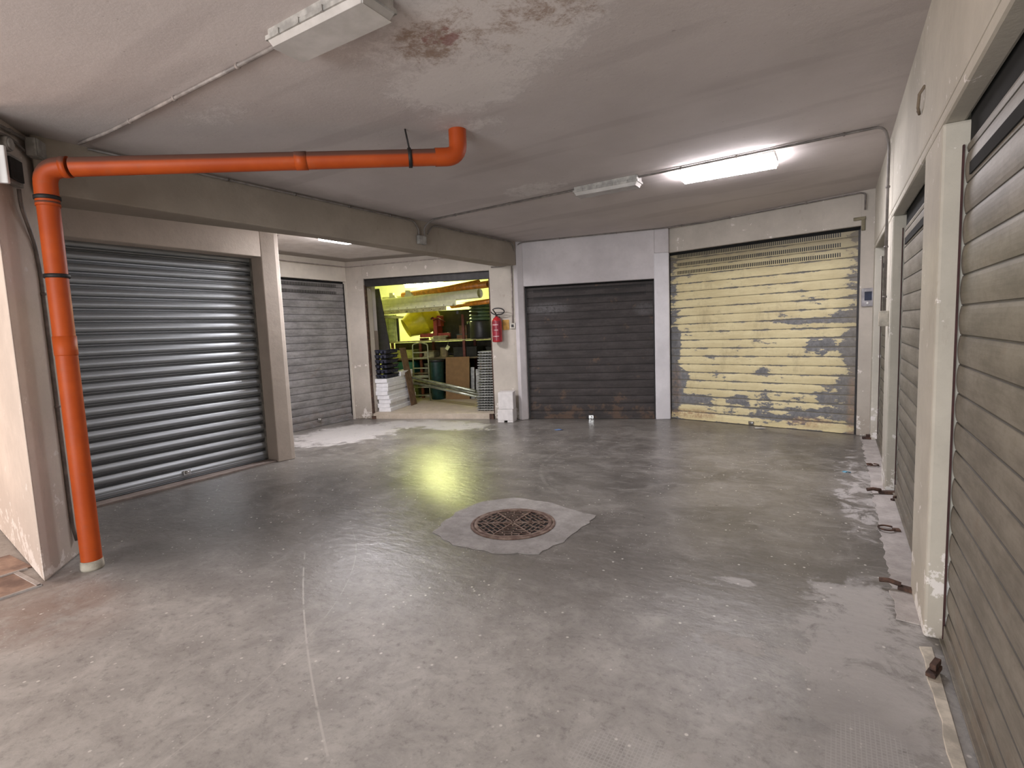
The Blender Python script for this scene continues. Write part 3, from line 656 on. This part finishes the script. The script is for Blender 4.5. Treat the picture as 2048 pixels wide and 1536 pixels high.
# key switch / intercom
q = CC+Cu*2.51+Cv*-.03+Vector((0, 0, 1.62))
r = empty('intercom', q, TC, label='grey wall intercom with dark window on the jamb right of the cream shutter', cat='intercom')
m = MB(); m.box(-.075, .075, -.03, 0, -.105, .105); m.build('housing', simple('mauve_grey_plastic', (.42, .4, .42), .5), r, bevel=.01)
m = MB(); m.box(-.04, .03, -.036, -.0305, -.035, .065); m.build('screen', simple('dark_blue_glass', (.02, .03, .07), .15), r)
m = MB(); m.lathe([(.012, 0), (.01, .006)], 14, Matrix.Translation((-.01, -.0305, -.065)) @ Matrix.Rotation(PI/2, 4, 'X')); m.build('button', m_whitep, r)

# ---------------------------------------------------------------- fire extinguisher
q = S(2.31, 0, 1.235)
m_red = simple('red_enamel', (.42, .018, .025), .3, var=.08)
r = empty('fire_extinguisher', q, TH, label='red fire extinguisher with black hose hanging on the pier by the store', cat='fire extinguisher')
yo = -.095
m = MB(); m.lathe([(.05, 0), (.074, .008), (.078, .02), (.078, .31), (.072, .34), (.055, .37), (.03, .388), (.022, .40)], 32, Matrix.Translation((0, yo, 0))); m.build('cylinder', m_red, r)
m_lab = simple('pale_label_print', (.62, .42, .42), .5)
def arcband(z0, z1, a0, a1, n=10, rr=.0786):
    m = MB(); vs = []
    for i in range(n+1):
        a = a0+(a1-a0)*i/n
        vs += [(rr*math.sin(a), yo-rr*math.cos(a), z0), (rr*math.sin(a), yo-rr*math.cos(a), z1)]
    m.add(vs, [(2*i, 2*i+2, 2*i+3, 2*i+1) for i in range(n)]); return m
lab = arcband(.03, .33, -1.0, 1.0, rr=.0784).build('label', simple('dark_red_label', (.30, .015, .035), .35), r); lab['label'] = 'darker red printed label'
for z0, z1, h0, h1, n in ((.262, .280, -.75, .55, 9), (.180, .198, -.35, .5, 4), (.084, .100, -.65, .65, 9)):
    m = MB()
    for i in range(n):
        a = h0+(h1-h0)*i/n; a2 = a+(h1-h0)/n*.72
        q_ = arcband(z0, z1, a, a2, 2, .0790); m.add(q_.v, q_.f)
    m.build('print_line', m_lab, lab)
m = MB(); m.lathe([(.018, .40), (.018, .425), (.012, .43)], 14, Matrix.Translation((0, yo, 0))); m.box(-.012, .05, yo-.012, yo+.012, .425, .44); m.box(-.01, .11, yo-.01, yo+.01, .455, .465, Matrix.Rotation(-.0, 4, 'Y')); m.build('valve_lever', m_steel_dk, r)
m = MB(); hose = []
for i in range(25):
    a = PI*1.25+i/24*PI*1.75
    hose.append((.03+.105*math.cos(-a), yo-.03+.02*math.sin(a), .475+.045*math.sin(-a)*1.1))
m.tube([(0, yo-.01, .43)]+hose, .009, 10); m.build('hose', simple('black_rubber', (.012, .012, .012), .5), r)
m = MB(); m.box(-.03, .03, -.02, 0, .2, .4); m.build('wall_bracket', m_steel_dk, r)
q = S(2.44, -.002, 1.5); r = empty('notice_card', q, TH, label='small orange-yellow card on the pier behind the extinguisher', cat='card')
m = MB(); m.box(-.06, .045, -.006, 0, -.08, .08); m.build('card', simple('orange_card', (.55, .30, .05), .6), r)

# ---------------------------------------------------------------- white blocks, litter, door catches
m_block = simple('white_block', (.66, .63, .62), .8, var=.04, bump=.2)
for i, (z, w_, dx) in enumerate(((0, .245, 0), (.205, .235, .006))):
    q = S(2.445+dx, -.20)
    m = MB(); h = .203 if i == 0 else .265; 
    if i == 0: m.box(-w_/2, w_/2, -.12, .12, .03, h); m.box(-w_/2, -.02, -.12, .12, 0, .03); m.box(.0+.03, w_/2, -.12, .12, 0, .03)
    else: m.box(-w_/2, w_/2, -.115, .115, 0, h)
    o = m.build('white_block', m_block, loc=(q.x, q.y, z), rz=TH+.06*i, bevel=.006)
    tag(o, ['lower notched white block standing on the floor by the pier', 'upper white block stacked against the pier below the switch'][i], 'block', 'white blocks by the pier')
def ring_catch(loc, rz, label):
    r = empty('door_ring', loc, rz, label=label, cat='ring')
    m = MB(); m.tube([(.045*math.cos(a), .045*math.sin(a), .014) for a in [.6+i*(2*PI-1.2)/20 for i in range(21)]], .006, 8); m.build('ring', m_rust, r)
    m = MB(); m.box(.035, .075, -.02, .02, .0, .012); m.build('base', m_rust, r, bevel=.002)
ring_catch((.30, 4.13, .007), .2, 'open rusty ring on the pale strip before the second right-hand shutter')
ring_catch((.31, 5.9, .007), 2., 'small rusty ring at the foot of the farthest right-hand shutter')
def catch(loc, rz, s, label, kind=0):
    r = empty('door_catch', loc, rz, label=label, cat='door catch')
    m = MB(); m.box(-.05*s, .05*s, -.018*s, .018*s, 0, .02*s); m.build('base', m_rust, r, bevel=.003)
    m = MB(); m.box(-.02*s, .055*s, -.012*s, .012*s, .02*s, .045*s) if kind else m.tube([(-.04*s, 0, .025*s), (-.09*s, -.01, .035*s), (-.13*s, -.02, .03*s)], .013*s, 8); m.build('hook', m_rust, r, bevel=.002)
catch((.36, 5.0, .007), .25, 1.1, 'dark hooked door catch at the foot of the middle chipped pier')
catch((.40, 4.85, .007), .9, .7, 'small dark catch piece just before the hooked one', 1)
catch((.34, 3.22, .007), -.3, 1.0, 'rusty door catch behind the nearest chipped pier')
catch((.345, 2.49, .012), 1.2, .9, 'square black door stop on the cream line by the nearest shutter', 1)
catch((.33, 7.22, .007), .1, 1.2, 'dark catch in the far right corner below the intercom', 1)
m_blue = simple('blue_plastic_scrap', (.2, .35, .7), .3)
def scrap(loc, mat, label, s=.05, n=9, seed=1):
    g = random.Random(seed); vs = [(0, 0, .012)]; N = n
    for i in range(N):
        a = i*2*PI/N; rr = s*g.uniform(.5, 1.2); vs.append((rr*math.cos(a)*1.6, rr*math.sin(a)*.7, g.uniform(.0, .012)))
    m = MB(); m.add(vs, [(0, i+1, (i+1) % N+1) for i in range(N)]); b2 = [(x, y, max(z-.003, 0)) for x, y, z in vs]; m.add(b2, [(0, (i+1) % N+1, i+1) for i in range(N)])
    tag(m.build('litter_scrap', mat, loc=loc), label, 'litter')
scrap((-3.28, 6.59, 0), m_blue, 'crumpled pale blue scrap on the floor before the dark shutter', .05)
scrap((.10, 5.6, 0), simple('cyan_scrap', (.1, .4, .6), .4), 'tiny bright blue scrap on the floor near the right-hand piers', .025, seed=4)
scrap((-.85, 7.55, 0), m_whitep, 'small white scrap below the lock of the cream shutter', .05, seed=6)

# ---------------------------------------------------------------- store contents (own axes)
def sthing(name, u, v, z, rz=0, **k): return empty(name, S(u, v, z), TH+rz, **k)
m_foam = simple('white_polystyrene', (.80, .80, .83), .8, var=.04, bump=.15)
ZF = .09
# white foam boxes
for i in range(8):
    g = random.Random(i); du = g.uniform(-.012, .012)+.004*i*0; bw = .225
    m = MB(); m.box(0, bw, 0, 1.13, .0, .070)
    if i % 2: m.box(.0, bw-.004, .004, 1.12, .064, .0705)
    q = S(.012+(-.012 if i > 3 else .012)+du, .19+g.uniform(-.01, .01), ZF+i*.072)
    o = m.build('foam_box', m_foam, loc=q, rz=TH+.03, bevel=.006)
    nm = ['bottom of the stack on the store floor', 'second from the bottom', 'third from the bottom', 'fourth from the bottom', 'fourth from the top, above the wide dark joint', 'third from the top', 'second from the top', 'full-length one under the short top piece'][i]
    tag(o, 'flat white polystyrene box, '+nm, 'foam box', 'white foam boxes stacked inside the store')
m = MB(); m.box(.0, .2, 0, .55, 0, .085); tag(m.build('foam_box', m_foam, loc=S(.02, .74, ZF+8*.072), rz=TH+.03, bevel=.006), 'short white polystyrene piece on top of the foam stack, behind the black trays', 'foam box', 'white foam boxes stacked inside the store')
# black nursery trays
m_tray = simple('blue_black_plastic', (.030, .033, .055), .28, var=.1)
def tray_mesh():
    m = MB(); m.box(0, .215, 0, .50, .058, .066); m.box(0, .215, 0, .006, .045, .066); m.box(0, .006, 0, .50, .045, .066); m.box(.209, .215, 0, .50, .045, .066)
    for i in range(3):
        for j in range(7): m.lathe([(.018, 0), (.028, .012), (.034, .058)], 12, Matrix.Translation((.037+i*.07, .037+j*.071, 0)))
    return m
tz = ZF+8*.072+.004; tr = tray_mesh().build('plant_tray', m_tray)
ORD = ['lowest', 'second', 'middle', 'fourth', 'fifth', 'topmost']
for i in range(6):
    o = tr if i == 0 else tr.copy()
    if i: C.objects.link(o)
    o.location = S(.012+.004*(i % 2), .2+.004*(i % 3), tz+i*.086); o.rotation_euler = (0, 0, TH+.03)
    tag(o, f'black cupped plastic tray, {ORD[i]} in the pile on the white foam boxes', 'tray', 'black trays on the foam boxes')
# leaning brown board and dark plank
m_brown = simple('brown_hardboard', (.20, .12, .07), .7)
def lean(name, u0, u1, z0, z1, v0, v1, th, mat, label, cat):
    m = MB(); a = (0, 0); b_ = (u1-u0, z1-z0)
    vs = [(0, 0, 0), (th, 0, 0), (b_[0]+th, 0, b_[1]), (b_[0], 0, b_[1])]; vs = vs+[(x, v1-v0, z) for x, y, z in vs]
    m.add(vs, [(0, 1, 2, 3), (7, 6, 5, 4), (0, 4, 5, 1), (1, 5, 6, 2), (2, 6, 7, 3), (3, 7, 4, 0)])
    return tag(m.build(name, mat, loc=S(u0, v0, z0), rz=TH, bevel=.002), label, cat)
lean('board', .30, .13, ZF, 1.17, .93, 1.18, .012, m_brown, 'thin brown board leaning against the foam boxes and black trays', 'board')
m = MB(); m.add([(-.06, 0, 0), (.16, 0, 0), (-.14, 0, 2.17), (-.36, 0, 2.17), (-.06, .025, 0), (.16, .025, 0), (-.14, .025, 2.17), (-.36, .025, 2.17)], [(0, 1, 2, 3), (7, 6, 5, 4), (0, 4, 5, 1), (1, 5, 6, 2), (2, 6, 7, 3), (3, 7, 4, 0)])
tag(m.build('plank', simple('dark_grey_board', (.035, .03, .035), .7), loc=S(.02, .76, ZF), rz=TH), 'tall dark plank leaning just inside the left of the store opening', 'plank')
# grey cell trays on the right
m_egg = simple('grey_moulded_pulp', (.33, .335, .32), .8)
def cell_mesh():
    m = MB(); m.box(0, .30, 0, .28, .030, .036)
    for i in range(6):
        for j in range(2): m.lathe([(.012, 0), (.020, .030)], 8, Matrix.Translation((.027+i*.049, .03+j*.22, 0)))
    m.box(0, .30, 0, .006, .018, .036); m.box(0, .006, 0, .28, .02, .036); pass
    return m
cm = cell_mesh().build('cell_tray', m_egg)
for i in range(23):
    o = cm if i == 0 else cm.copy()
    if i: C.objects.link(o)
    g = random.Random(i+40)
    o.location = S(1.80+.0026*i+g.uniform(-.006, .006), .27+g.uniform(-.006, .006), ZF+i*.0435); o.rotation_euler = (0, 0, TH+g.uniform(-.015, .015))
    ords = 'first second third fourth fifth sixth seventh eighth ninth tenth eleventh twelfth thirteenth fourteenth fifteenth sixteenth seventeenth eighteenth nineteenth twentieth twenty-first twenty-second topmost'.split()
    tag(o, f'grey cell tray, {ords[i]} from below in the tall stack at the right of the store', 'tray', 'grey cell trays stacked in the store')
# shelf rack
m_redst = simple('red_brown_steel', (.16, .035, .02), .5, .2)
m_wood = simple('pale_timber', (.42, .38, .20), .7); m_woodd = simple('dim_timber', (.20, .16, .09), .8)
r = sthing('storage_rack', -.95, 2.05, ZF, label='tall red-legged storage rack with timber shelves in the middle of the store', cat='rack')
for u in (0, .98, 1.93, 2.6):
    for v in (0, .7): m = MB(); m.box(u, u+.05, v, v+.05, 0, 1.72 if (u == 1.93 and v == 0) else 1.16); m.build('upright', m_redst, r)
for z in (.50, .80, 1.16):
    m = MB(); m.box(-.02, 3.2, -.01, .76, z, z+.03); m.build('shelf', m_woodd if z != 1.16 else m_wood, r)
m = MB(); m.box(3.15, 3.2, 0, .05, 0, 1.16); m.build('upright', m_redst, r)
ZS = ZF+1.19
# cement mixer
r = sthing('cement_mixer', .02, 2.38, ZS, label='yellow cement mixer drum on a red stand on the rack', cat='cement mixer')
m_yel = simple('yellow_enamel', (.68, .60, .02), .35, var=.05)
ax = Vector((-.70, -.50, -.42)).normalized(); ctr = Vector((-.04, 0, .43))
mt = Matrix.Translation(ctr) @ ax.to_track_quat('Z', 'Y').to_matrix().to_4x4()
m = MB(); m.lathe([(.05, -.38), (.2, -.36), (.29, -.27), (.32, -.13), (.325, 0), (.33, .01), (.325, .02), (.20, .37), (.21, .38), (.195, .375), (.305, .02), (.28, -.22), (.05, -.33)], 40, mt); m.build('drum', m_yel, r)
m = MB(); m.lathe([(.332, -.012), (.342, -.01), (.342, .01), (.332, .012)], 40, mt); m.f = m.f[:-2]; m.sm = m.sm[:-2]; m.build('ring_gear', m_yel, r)
m = MB(); m.box(-.05, .62, -.12, -.06, .06, .14); m.box(.28, .36, -.16, .16, .04, .46); m.box(.34, .42, -.10, .10, .28, .5); m.build('stand', m_redst2 if False else simple('red_enamel_stand', (.38, .05, .03), .5), r, bevel=.01)
m = MB(); m.tube([(.28, -.14, .40), (.42, -.20, .44), (.55, -.16, .36)], .014, 8); m.tube([(.16, -.16, .4), (.30, -.18, .46)], .02, 8); m.build('tilt_handle', m_redst, r)
m = MB(); 
m.build('x', m_redst, r) if False else None
for x in (0, .5): m = MB(); m.box(x-.02, x+.02, -.2, .2, 0, .05); m.build('foot_bar', m_redst, r)
# long pipes above
def runpipe(name, a, b_, rad, mat, label, cat='pipe', wall=.006, inner=None):
    A_, B_ = S(*a), S(*b_); d = B_-A_; L_ = d.length; r = bpy.data.objects.new(name, None)
    m = MB(); q = d.to_track_quat('Z', 'Y').to_matrix().to_4x4()
    m.lathe([(rad-wall, L_-.5), (rad-wall, L_), (rad, L_), (rad, 0)], 24, q); m.f[-2:] = [m.f[-2], m.f[-1]]
    bpy.data.objects.remove(r)
    return tag(m.build(name, mat, loc=A_), label, cat)
m_pvcw = simple('cream_pvc', (.86, .85, .66), .35, var=.05)
m_or2 = simple('orange_pvc_stored', (.75, .27, .03), .4)
runpipe('stored_pipe', (-.9, 2.0, 2.06), (1.72, 1.0, 2.09), .085, m_pvcw, 'large cream plastic pipe lying across the top of the store')
runpipe('stored_pipe', (-.3, 2.35, 2.20), (1.52, 1.6, 2.33), .062, m_or2, 'upper orange pipe in the store with its open end showing')
runpipe('stored_pipe', (-.3, 2.15, 2.225), (1.90, .95, 2.235), .062, m_or2, 'middle orange pipe just above the large cream pipe')
runpipe('stored_pipe', (.9, 1.75, 1.93), (1.95, 1.2, 1.96), .045, m_or2, 'lowest orange pipe, below the large cream pipe end')
runpipe('stored_pipe', (-1.0, 2.6, 2.22), (.2, 2.65, 2.24), .03, m_pvcw, 'thin cream tube resting over the pipes at the left')
r = empty('gutter', S(-.85, 1.75, 1.90), TH-.335, label='long cream gutter profile with screw holes below the large pipe', cat='gutter')
m = MB(); m.box(0, 2.15, 0, .006, 0, .05); m.box(0, 2.15, 0, .10, 0, .006); m.box(0, 2.15, .094, .10, 0, .12); m.build('channel', m_pvcw, r)
m = MB(); m.box(0, 2.0, -.01, -.002, -.075, -.005); m.build('flange', simple('dull_cream_pvc', (.50, .46, .26), .5), r)
m = MB()
for i in range(9): m.lathe([(.008, 0), (.008, .004)], 8, Matrix.Translation((.1+i*.23, -.0005, .025)) @ Matrix.Rotation(PI/2, 4, 'X')); m.lathe([(.009, 0), (.009, .004)], 8, Matrix.Translation((.18+i*.21, -.0105, -.04)) @ Matrix.Rotation(PI/2, 4, 'X'))
m.build('screw_holes', m_black, r)
# brackets carrying the pipes
r = empty('pipe_bracket', S(-.5, 1.55, 1.76), TH, label='dark steel bar carrying the long pipes at the left', cat='bracket')
m = MB(); m.box(-.02, .02, 0, 1.4, 0, .05); m.box(-.02, .02, .66, .70, -.48, 0); m.build('bar', m_steel_dk, r)
r = empty('pipe_bracket', S(1.35, .8, 1.74), TH, label='dark steel bar carrying the long pipes at the right', cat='bracket')
m = MB(); m.box(-.02, .02, 0, 2.0, 0, .05); m.box(-.02, .02, 1.3, 1.34, -.46, 0); m.build('bar', m_steel_dk, r)
for u, v, z, l in ((-.45, 1.98, 2.145, 'white pipe fitting standing on the pipes at the left of the store'), (.0, 1.78, 2.16, 'pointed white pipe fitting on the pipes, right of the first')):
    m = MB(); m.box(-.08, .08, -.05, .05, 0, .04); m.box(-.06, .02, -.04, .04, .04, .13); m.box(.02, .06, -.04, .04, .04, .08)
    tag(m.build('pipe_fitting', m_whitep, loc=S(u, v, z), rz=TH, bevel=.004), l, 'pipe fitting')
# corrugated sheets standing on the rack
m = MB(); N = 24; vs = []
for i in range(N+1):
    x = .32*i/N; y = .012*math.sin(i*PI/1.5); vs += [(x, y, 0), (x+.02, y, .56)]
m.add(vs, [(2*i, 2*i+2, 2*i+3, 2*i+1) for i in range(N)], True); m.add([(x, y+.012, z) for x, y, z in vs], [(2*i, 2*i+1, 2*i+3, 2*i+2) for i in range(N)], True)
tag(m.build('corrugated_sheet', simple('pale_green_corrugated', (.55, .62, .30), .4), loc=S(-.85, 2.2, ZS), rz=TH), 'pale green corrugated sheets standing left of the yellow mixer', 'corrugated sheet')
m = MB(); m.tube([(0, 0, 0), (.06, .0, .5)], .018, 8); tag(m.build('dark_rod', m_steel_dk, loc=S(-.80, 2.12, ZS), rz=TH), 'dark rod leaning before the corrugated sheets', 'rod')
# planks on the rack
for i, (u0, u1, z, a) in enumerate(((.30, .62, 0, 0), (.28, .62, .03, .05), (.34, .66, .06, -.04))):
    m = MB(); m.box(u0, u1, 0, .08, 0, .024); tag(m.build('timber_offcut', m_wood, loc=S(0, 2.06+.0*i, ZS+.001+z), rz=TH), ['lowest', 'middle', 'upper'][i]+' pale timber offcut lying on the rack before the mixer', 'timber', 'timber offcuts on the rack')
# green coil and dark barrel
r = sthing('corrugated_hose_coil', 1.36, 2.15, ZS+.35, label='coil of dark green corrugated hose on the black drum', cat='hose')
m_grn = simple('dark_green_hose', (.075, .125, .07), .35)
m = MB()
for k in range(5): m.tube([(.20*math.cos(a), .20*math.sin(a), .035+k*.068) for a in [i*2*PI/40 for i in range(40)]], .034, 12, closed=True)
m.build('coil', m_grn, r)
m = MB(); m.lathe([(.22, 0), (.23, .02), (.225, .17), (.23, .33), (.22, .35)], 28); tag(m.build('drum', simple('black_plastic_drum', (.015, .015, .022), .4), loc=S(1.36, 2.15, ZS)), 'black plastic drum under the green hose coil', 'drum')
# fill the rack: crates and boxes
def crate(name, u, v, z, w_, d, h, mat, label, cat='crate'):
    r = sthing(name, u, v, z, label=label, cat=cat)
    m = MB(); m.box(0, w_, 0, d, 0, .012); m.box(0, w_, 0, .01, 0, h); m.box(0, w_, d-.01, d, 0, h); m.box(0, .01, 0, d, 0, h); m.box(w_-.01, w_, 0, d, 0, h); m.build('body', mat, r, bevel=.003)
    m = MB(); m.box(-.008, w_+.008, -.008, 0, h-.025, h); m.box(-.008, w_+.008, d, d+.008, h-.025, h); m.build('rim', mat, r)
    return r
m_teal = simple('teal_plastic', (.02, .17, .13), .5); m_yg = simple('yellow_green_plastic', (.48, .50, .12), .5); m_dk = simple('dark_cloth', (.03, .03, .025), .9)
crate('crate', -.62, 2.12, ZF+.53, .5, .4, .22, m_teal, 'teal crate on the middle shelf of the rack')
crate('crate', -.60, 2.10, ZF+.83, .48, .4, .17, m_yg, 'yellow-green crate on the upper shelf, left of the step ladder')
crate('crate', .75, 2.12, ZF+.83, .5, .45, .2, m_dk, 'dark crate on the rack shelf above the cardboard')
crate('crate', 1.45, 2.12, ZF+.83, .5, .45, .18, m_dk, 'dark crate on the rack shelf behind the cell trays')
crate('crate', -.85, 2.15, ZF, .45, .4, .33, m_brown, 'brown crate on the floor under the rack at the left')
crate('crate', -.88, 2.12, ZF+.53, .22, .4, .14, m_wood, 'small pale box on the middle shelf, left of the teal crate')
r = sthing('waste_bin', .47, 1.86, ZF, label='dark teal bin standing right of the step ladder', cat='bin')
m = MB(); m.lathe([(.115, 0), (.13, .02), (.15, .74), (.15, .76)], 28); m.build('body', simple('dark_teal_bin', (.008, .045, .04), .45), r)
m = MB(); m.lathe([(.16, .76), (.162, .79), (.14, .81), (.03, .82)], 28); m.build('lid', simple('black_bin_lid', (.02, .022, .025), .45), r)
# ladder
r = sthing('step_ladder', .07, 1.62, ZF, label='narrow metal step ladder standing before the rack', cat='ladder')
m_al = simple('aluminium', (.50, .52, .38), .4, .6)
hgt = 1.12; wl = .33
for x in (0, wl): m = MB(); m.tube([(x, 0, 0), (x*.97+.005, .02, hgt-.04), (x*.9+.016, .02, hgt)], .013, 10); m.build('rail', m_al, r)
m = MB(); m.tube([(.016, .02, hgt)]+[(.016+.30*i/8, .02, hgt+.03*math.sin(PI*i/8)) for i in range(1, 8)]+[(wl*.9+.016, .02, hgt)], .012, 10); m.build('top_bow', m_al, r)
for z in (.10, .26, .46, .64, .84, .95):
    m = MB(); m.box(.01, wl-.01, -.02, .035, z, z+.022 if z != .46 else z+.05); m.build('step', m_al, r, bevel=.002)
# cardboard
m = MB(); m.add([(0, 0, 0), (.5, 0, 0), (.5, .10, .84), (0, .10, .84), (0, .012, 0), (.5, .012, 0), (.5, .112, .84), (0, .112, .84)], [(0, 1, 2, 3), (7, 6, 5, 4), (0, 4, 5, 1), (1, 5, 6, 2), (2, 6, 7, 3), (3, 7, 4, 0)])
tag(m.build('cardboard_sheet', simple('brown_cardboard', (.24, .14, .06), .8, var=.05), loc=S(.66, 1.80, ZF), rz=TH), 'flat brown cardboard sheet leaning on the rack', 'cardboard')
for i, (u, h) in enumerate(((1.15, .62), (1.26, .58), (1.37, .55))):
    m = MB(); m.add([(0, 0, 0), (.08, 0, 0), (.08, .07, h), (0, .07, h), (0, .012, 0), (.08, .012, 0), (.08, .082, h), (0, .082, h)], [(0, 1, 2, 3), (7, 6, 5, 4), (0, 4, 5, 1), (1, 5, 6, 2), (2, 6, 7, 3), (3, 7, 4, 0)])
    tag(m.build('metal_sheet', m_galv, loc=S(u, 1.9, ZF), rz=TH), ['left', 'middle', 'right'][i]+'most narrow grey panel leaning on the rack right of the cardboard', 'panel', 'grey panels by the cardboard')
# metal tubes lying diagonally
for i, (a, b_) in enumerate((((-.06, 1.40, .62), (1.72, .5, .40)), ((.0, 1.46, .56), (1.74, .57, .34)), ((.25, 1.26, .48), (1.76, .45, .31)))):
    A_, B_ = S(*a), S(*b_); m = MB(); m.tube([(0, 0, 0), B_-A_], .024, 14)
    tag(m.build('metal_tube', simple('steel_tube_%d' % i, (.45, .47, .38), .3, .7), loc=A_), ['upper', 'middle', 'lower'][i]+' long steel tube sloping down to the grey cell trays', 'tube', 'steel tubes propped in the store')
# tag hanging
r = sthing('hanging_tag', .70, 1.95, 1.13, label='pale yellow tag hanging by a string above the cardboard', cat='tag')
m = MB(); m.box(-.035, .035, 0, .004, -.06, .03, Matrix.Rotation(.6, 4, 'Y')); m.build('paper', simple('pale_tag_paper', (.7, .75, .4), .7), r)
m = MB(); m.tube([(0, .002, .04), (.02, .002, .15)], .003, 6); m.build('string', m_wood, r)
# odds behind the mixer
crate('crate', .98, 2.35, ZS, .2, .3, .3, m_dk, 'dark box on top of the rack between mixer and hose coil')
m = MB(); m.box(0, .22, 0, .12, 0, .28); tag(m.build('carton', m_brown, loc=S(.72, 2.62, ZS), rz=TH, bevel=.004), 'brown carton on top of the rack behind the red stand', 'carton')

m = MB(); m.box(0, 3.1, 0, .02, 0, 1.14); tag(m.build('darkening_board', simple('very_dark_board', (.05, .045, .035), .8), loc=S(-.9, 2.86, ZF), rz=TH), 'dark board added behind the rack to darken the view into the store', 'board')  # added board hides the bright store wall between the shelves
m = MB(); m.box(0, 2.25, 0, .02, 0, .62); tag(m.build('darkening_board', simple('black_filler_board', (.02, .02, .018), .8), loc=S(.05, 2.80, ZS), rz=TH), 'black board added on the rack behind the mixer stand to darken the gap', 'board')  # second added board darkens the bright wall right of the mixer
g = random.Random(11)
cols = [(.30, .24, .12), (.10, .09, .05), (.16, .20, .08), (.22, .10, .05), (.07, .12, .10), (.35, .33, .2)]
mats = [simple('clutter_paint_%d' % i, c_, .7) for i, c_ in enumerate(cols)]
names = ['carton', 'toolbox', 'tin', 'parts_tray']
col_w = ['ochre', 'dark brown', 'olive', 'rust-red', 'dark green', 'pale khaki']
spots = [(-.38, .36, .12, 'on the low rack shelf'), (-.05, .36, .12, 'on the low rack shelf'), (.9, .53, .16, 'on the middle rack shelf'), (1.3, .53, .2, 'on the middle rack shelf'), (1.75, .53, .18, 'on the middle rack shelf'), (.1, .83, .14, 'on the third rack shelf'), (.42, .83, .2, 'on the third rack shelf'), (.1, .53, .18, 'on the middle rack shelf'), (-.3, 0, .3, 'on the floor under the rack'), (.72, 1.19, .10, 'on top of the rack'), (.92, 1.19, .34, 'on top of the rack'), (1.75, 1.19, .3, 'on top of the rack')]
for i, (u, z, h, wh) in enumerate(spots):
    z = z if z > 0 else 0; ww = g.uniform(.16, .27)
    r = sthing(names[i % 4], u, 2.12 if z < 1.1 else 2.45, ZF+z+(0.0 if z else 0), label=f'{col_w[i % 6]} {names[i % 4].replace("_", " ")} {ww*100:.0f} cm wide' if False else f'{col_w[i % 6]} {names[i % 4].replace("_", " ")} {wh} in the store', cat='box' if i % 4 != 2 else 'tin')
    m = MB()
    if i % 4 == 2: m.lathe([(.07, 0), (.08, .005), (.08, h-.005), (.075, h)], 20, Matrix.Translation((.09, .1, 0)))
    else: m.box(0, ww, 0, .3, 0, h-.02)
    m.build('body', mats[i % 6], r, bevel=.003)
    m = MB()
    if i % 4 == 2: m.lathe([(.083, h-.004), (.083, h+.01), (.07, h+.012)], 20, Matrix.Translation((.09, .1, 0)))
    else: m.box(-.004, ww+.004, -.004, .304, h-.019, h)
    m.build('lid', mats[(i+1) % 6], r)

# small iron fittings and marks on the walls
r = empty('wall_hook', (.345, 3.42, 2.44), -PI/2, label='bent rusty hook stub on the right wall above the middle chipped pier edge', cat='hook')
m = MB(); m.tube([(.05, .0, .06), (.03, -.02, .03), (-.01, -.02, -.02), (-.05, -.01, -.04), (-.06, -.015, -.02)], .007, 8); m.build('hook', simple('rusted_hook', (.22, .17, .12), .8), r)
q = CC+Cu*2.37+Cv*-.034+Vector((0, 0, 2.50))
r = empty('lintel_bracket', q, TC, label='small brown iron bracket at the top right corner of the cream shutter', cat='bracket')
m = MB(); m.box(-.03, .09, -.02, 0, .0, .035); m.box(.05, .085, -.02, 0, -.12, 0); m.build('plate', simple('brown_painted_iron', (.23, .20, .13), .8), r, bevel=.003)
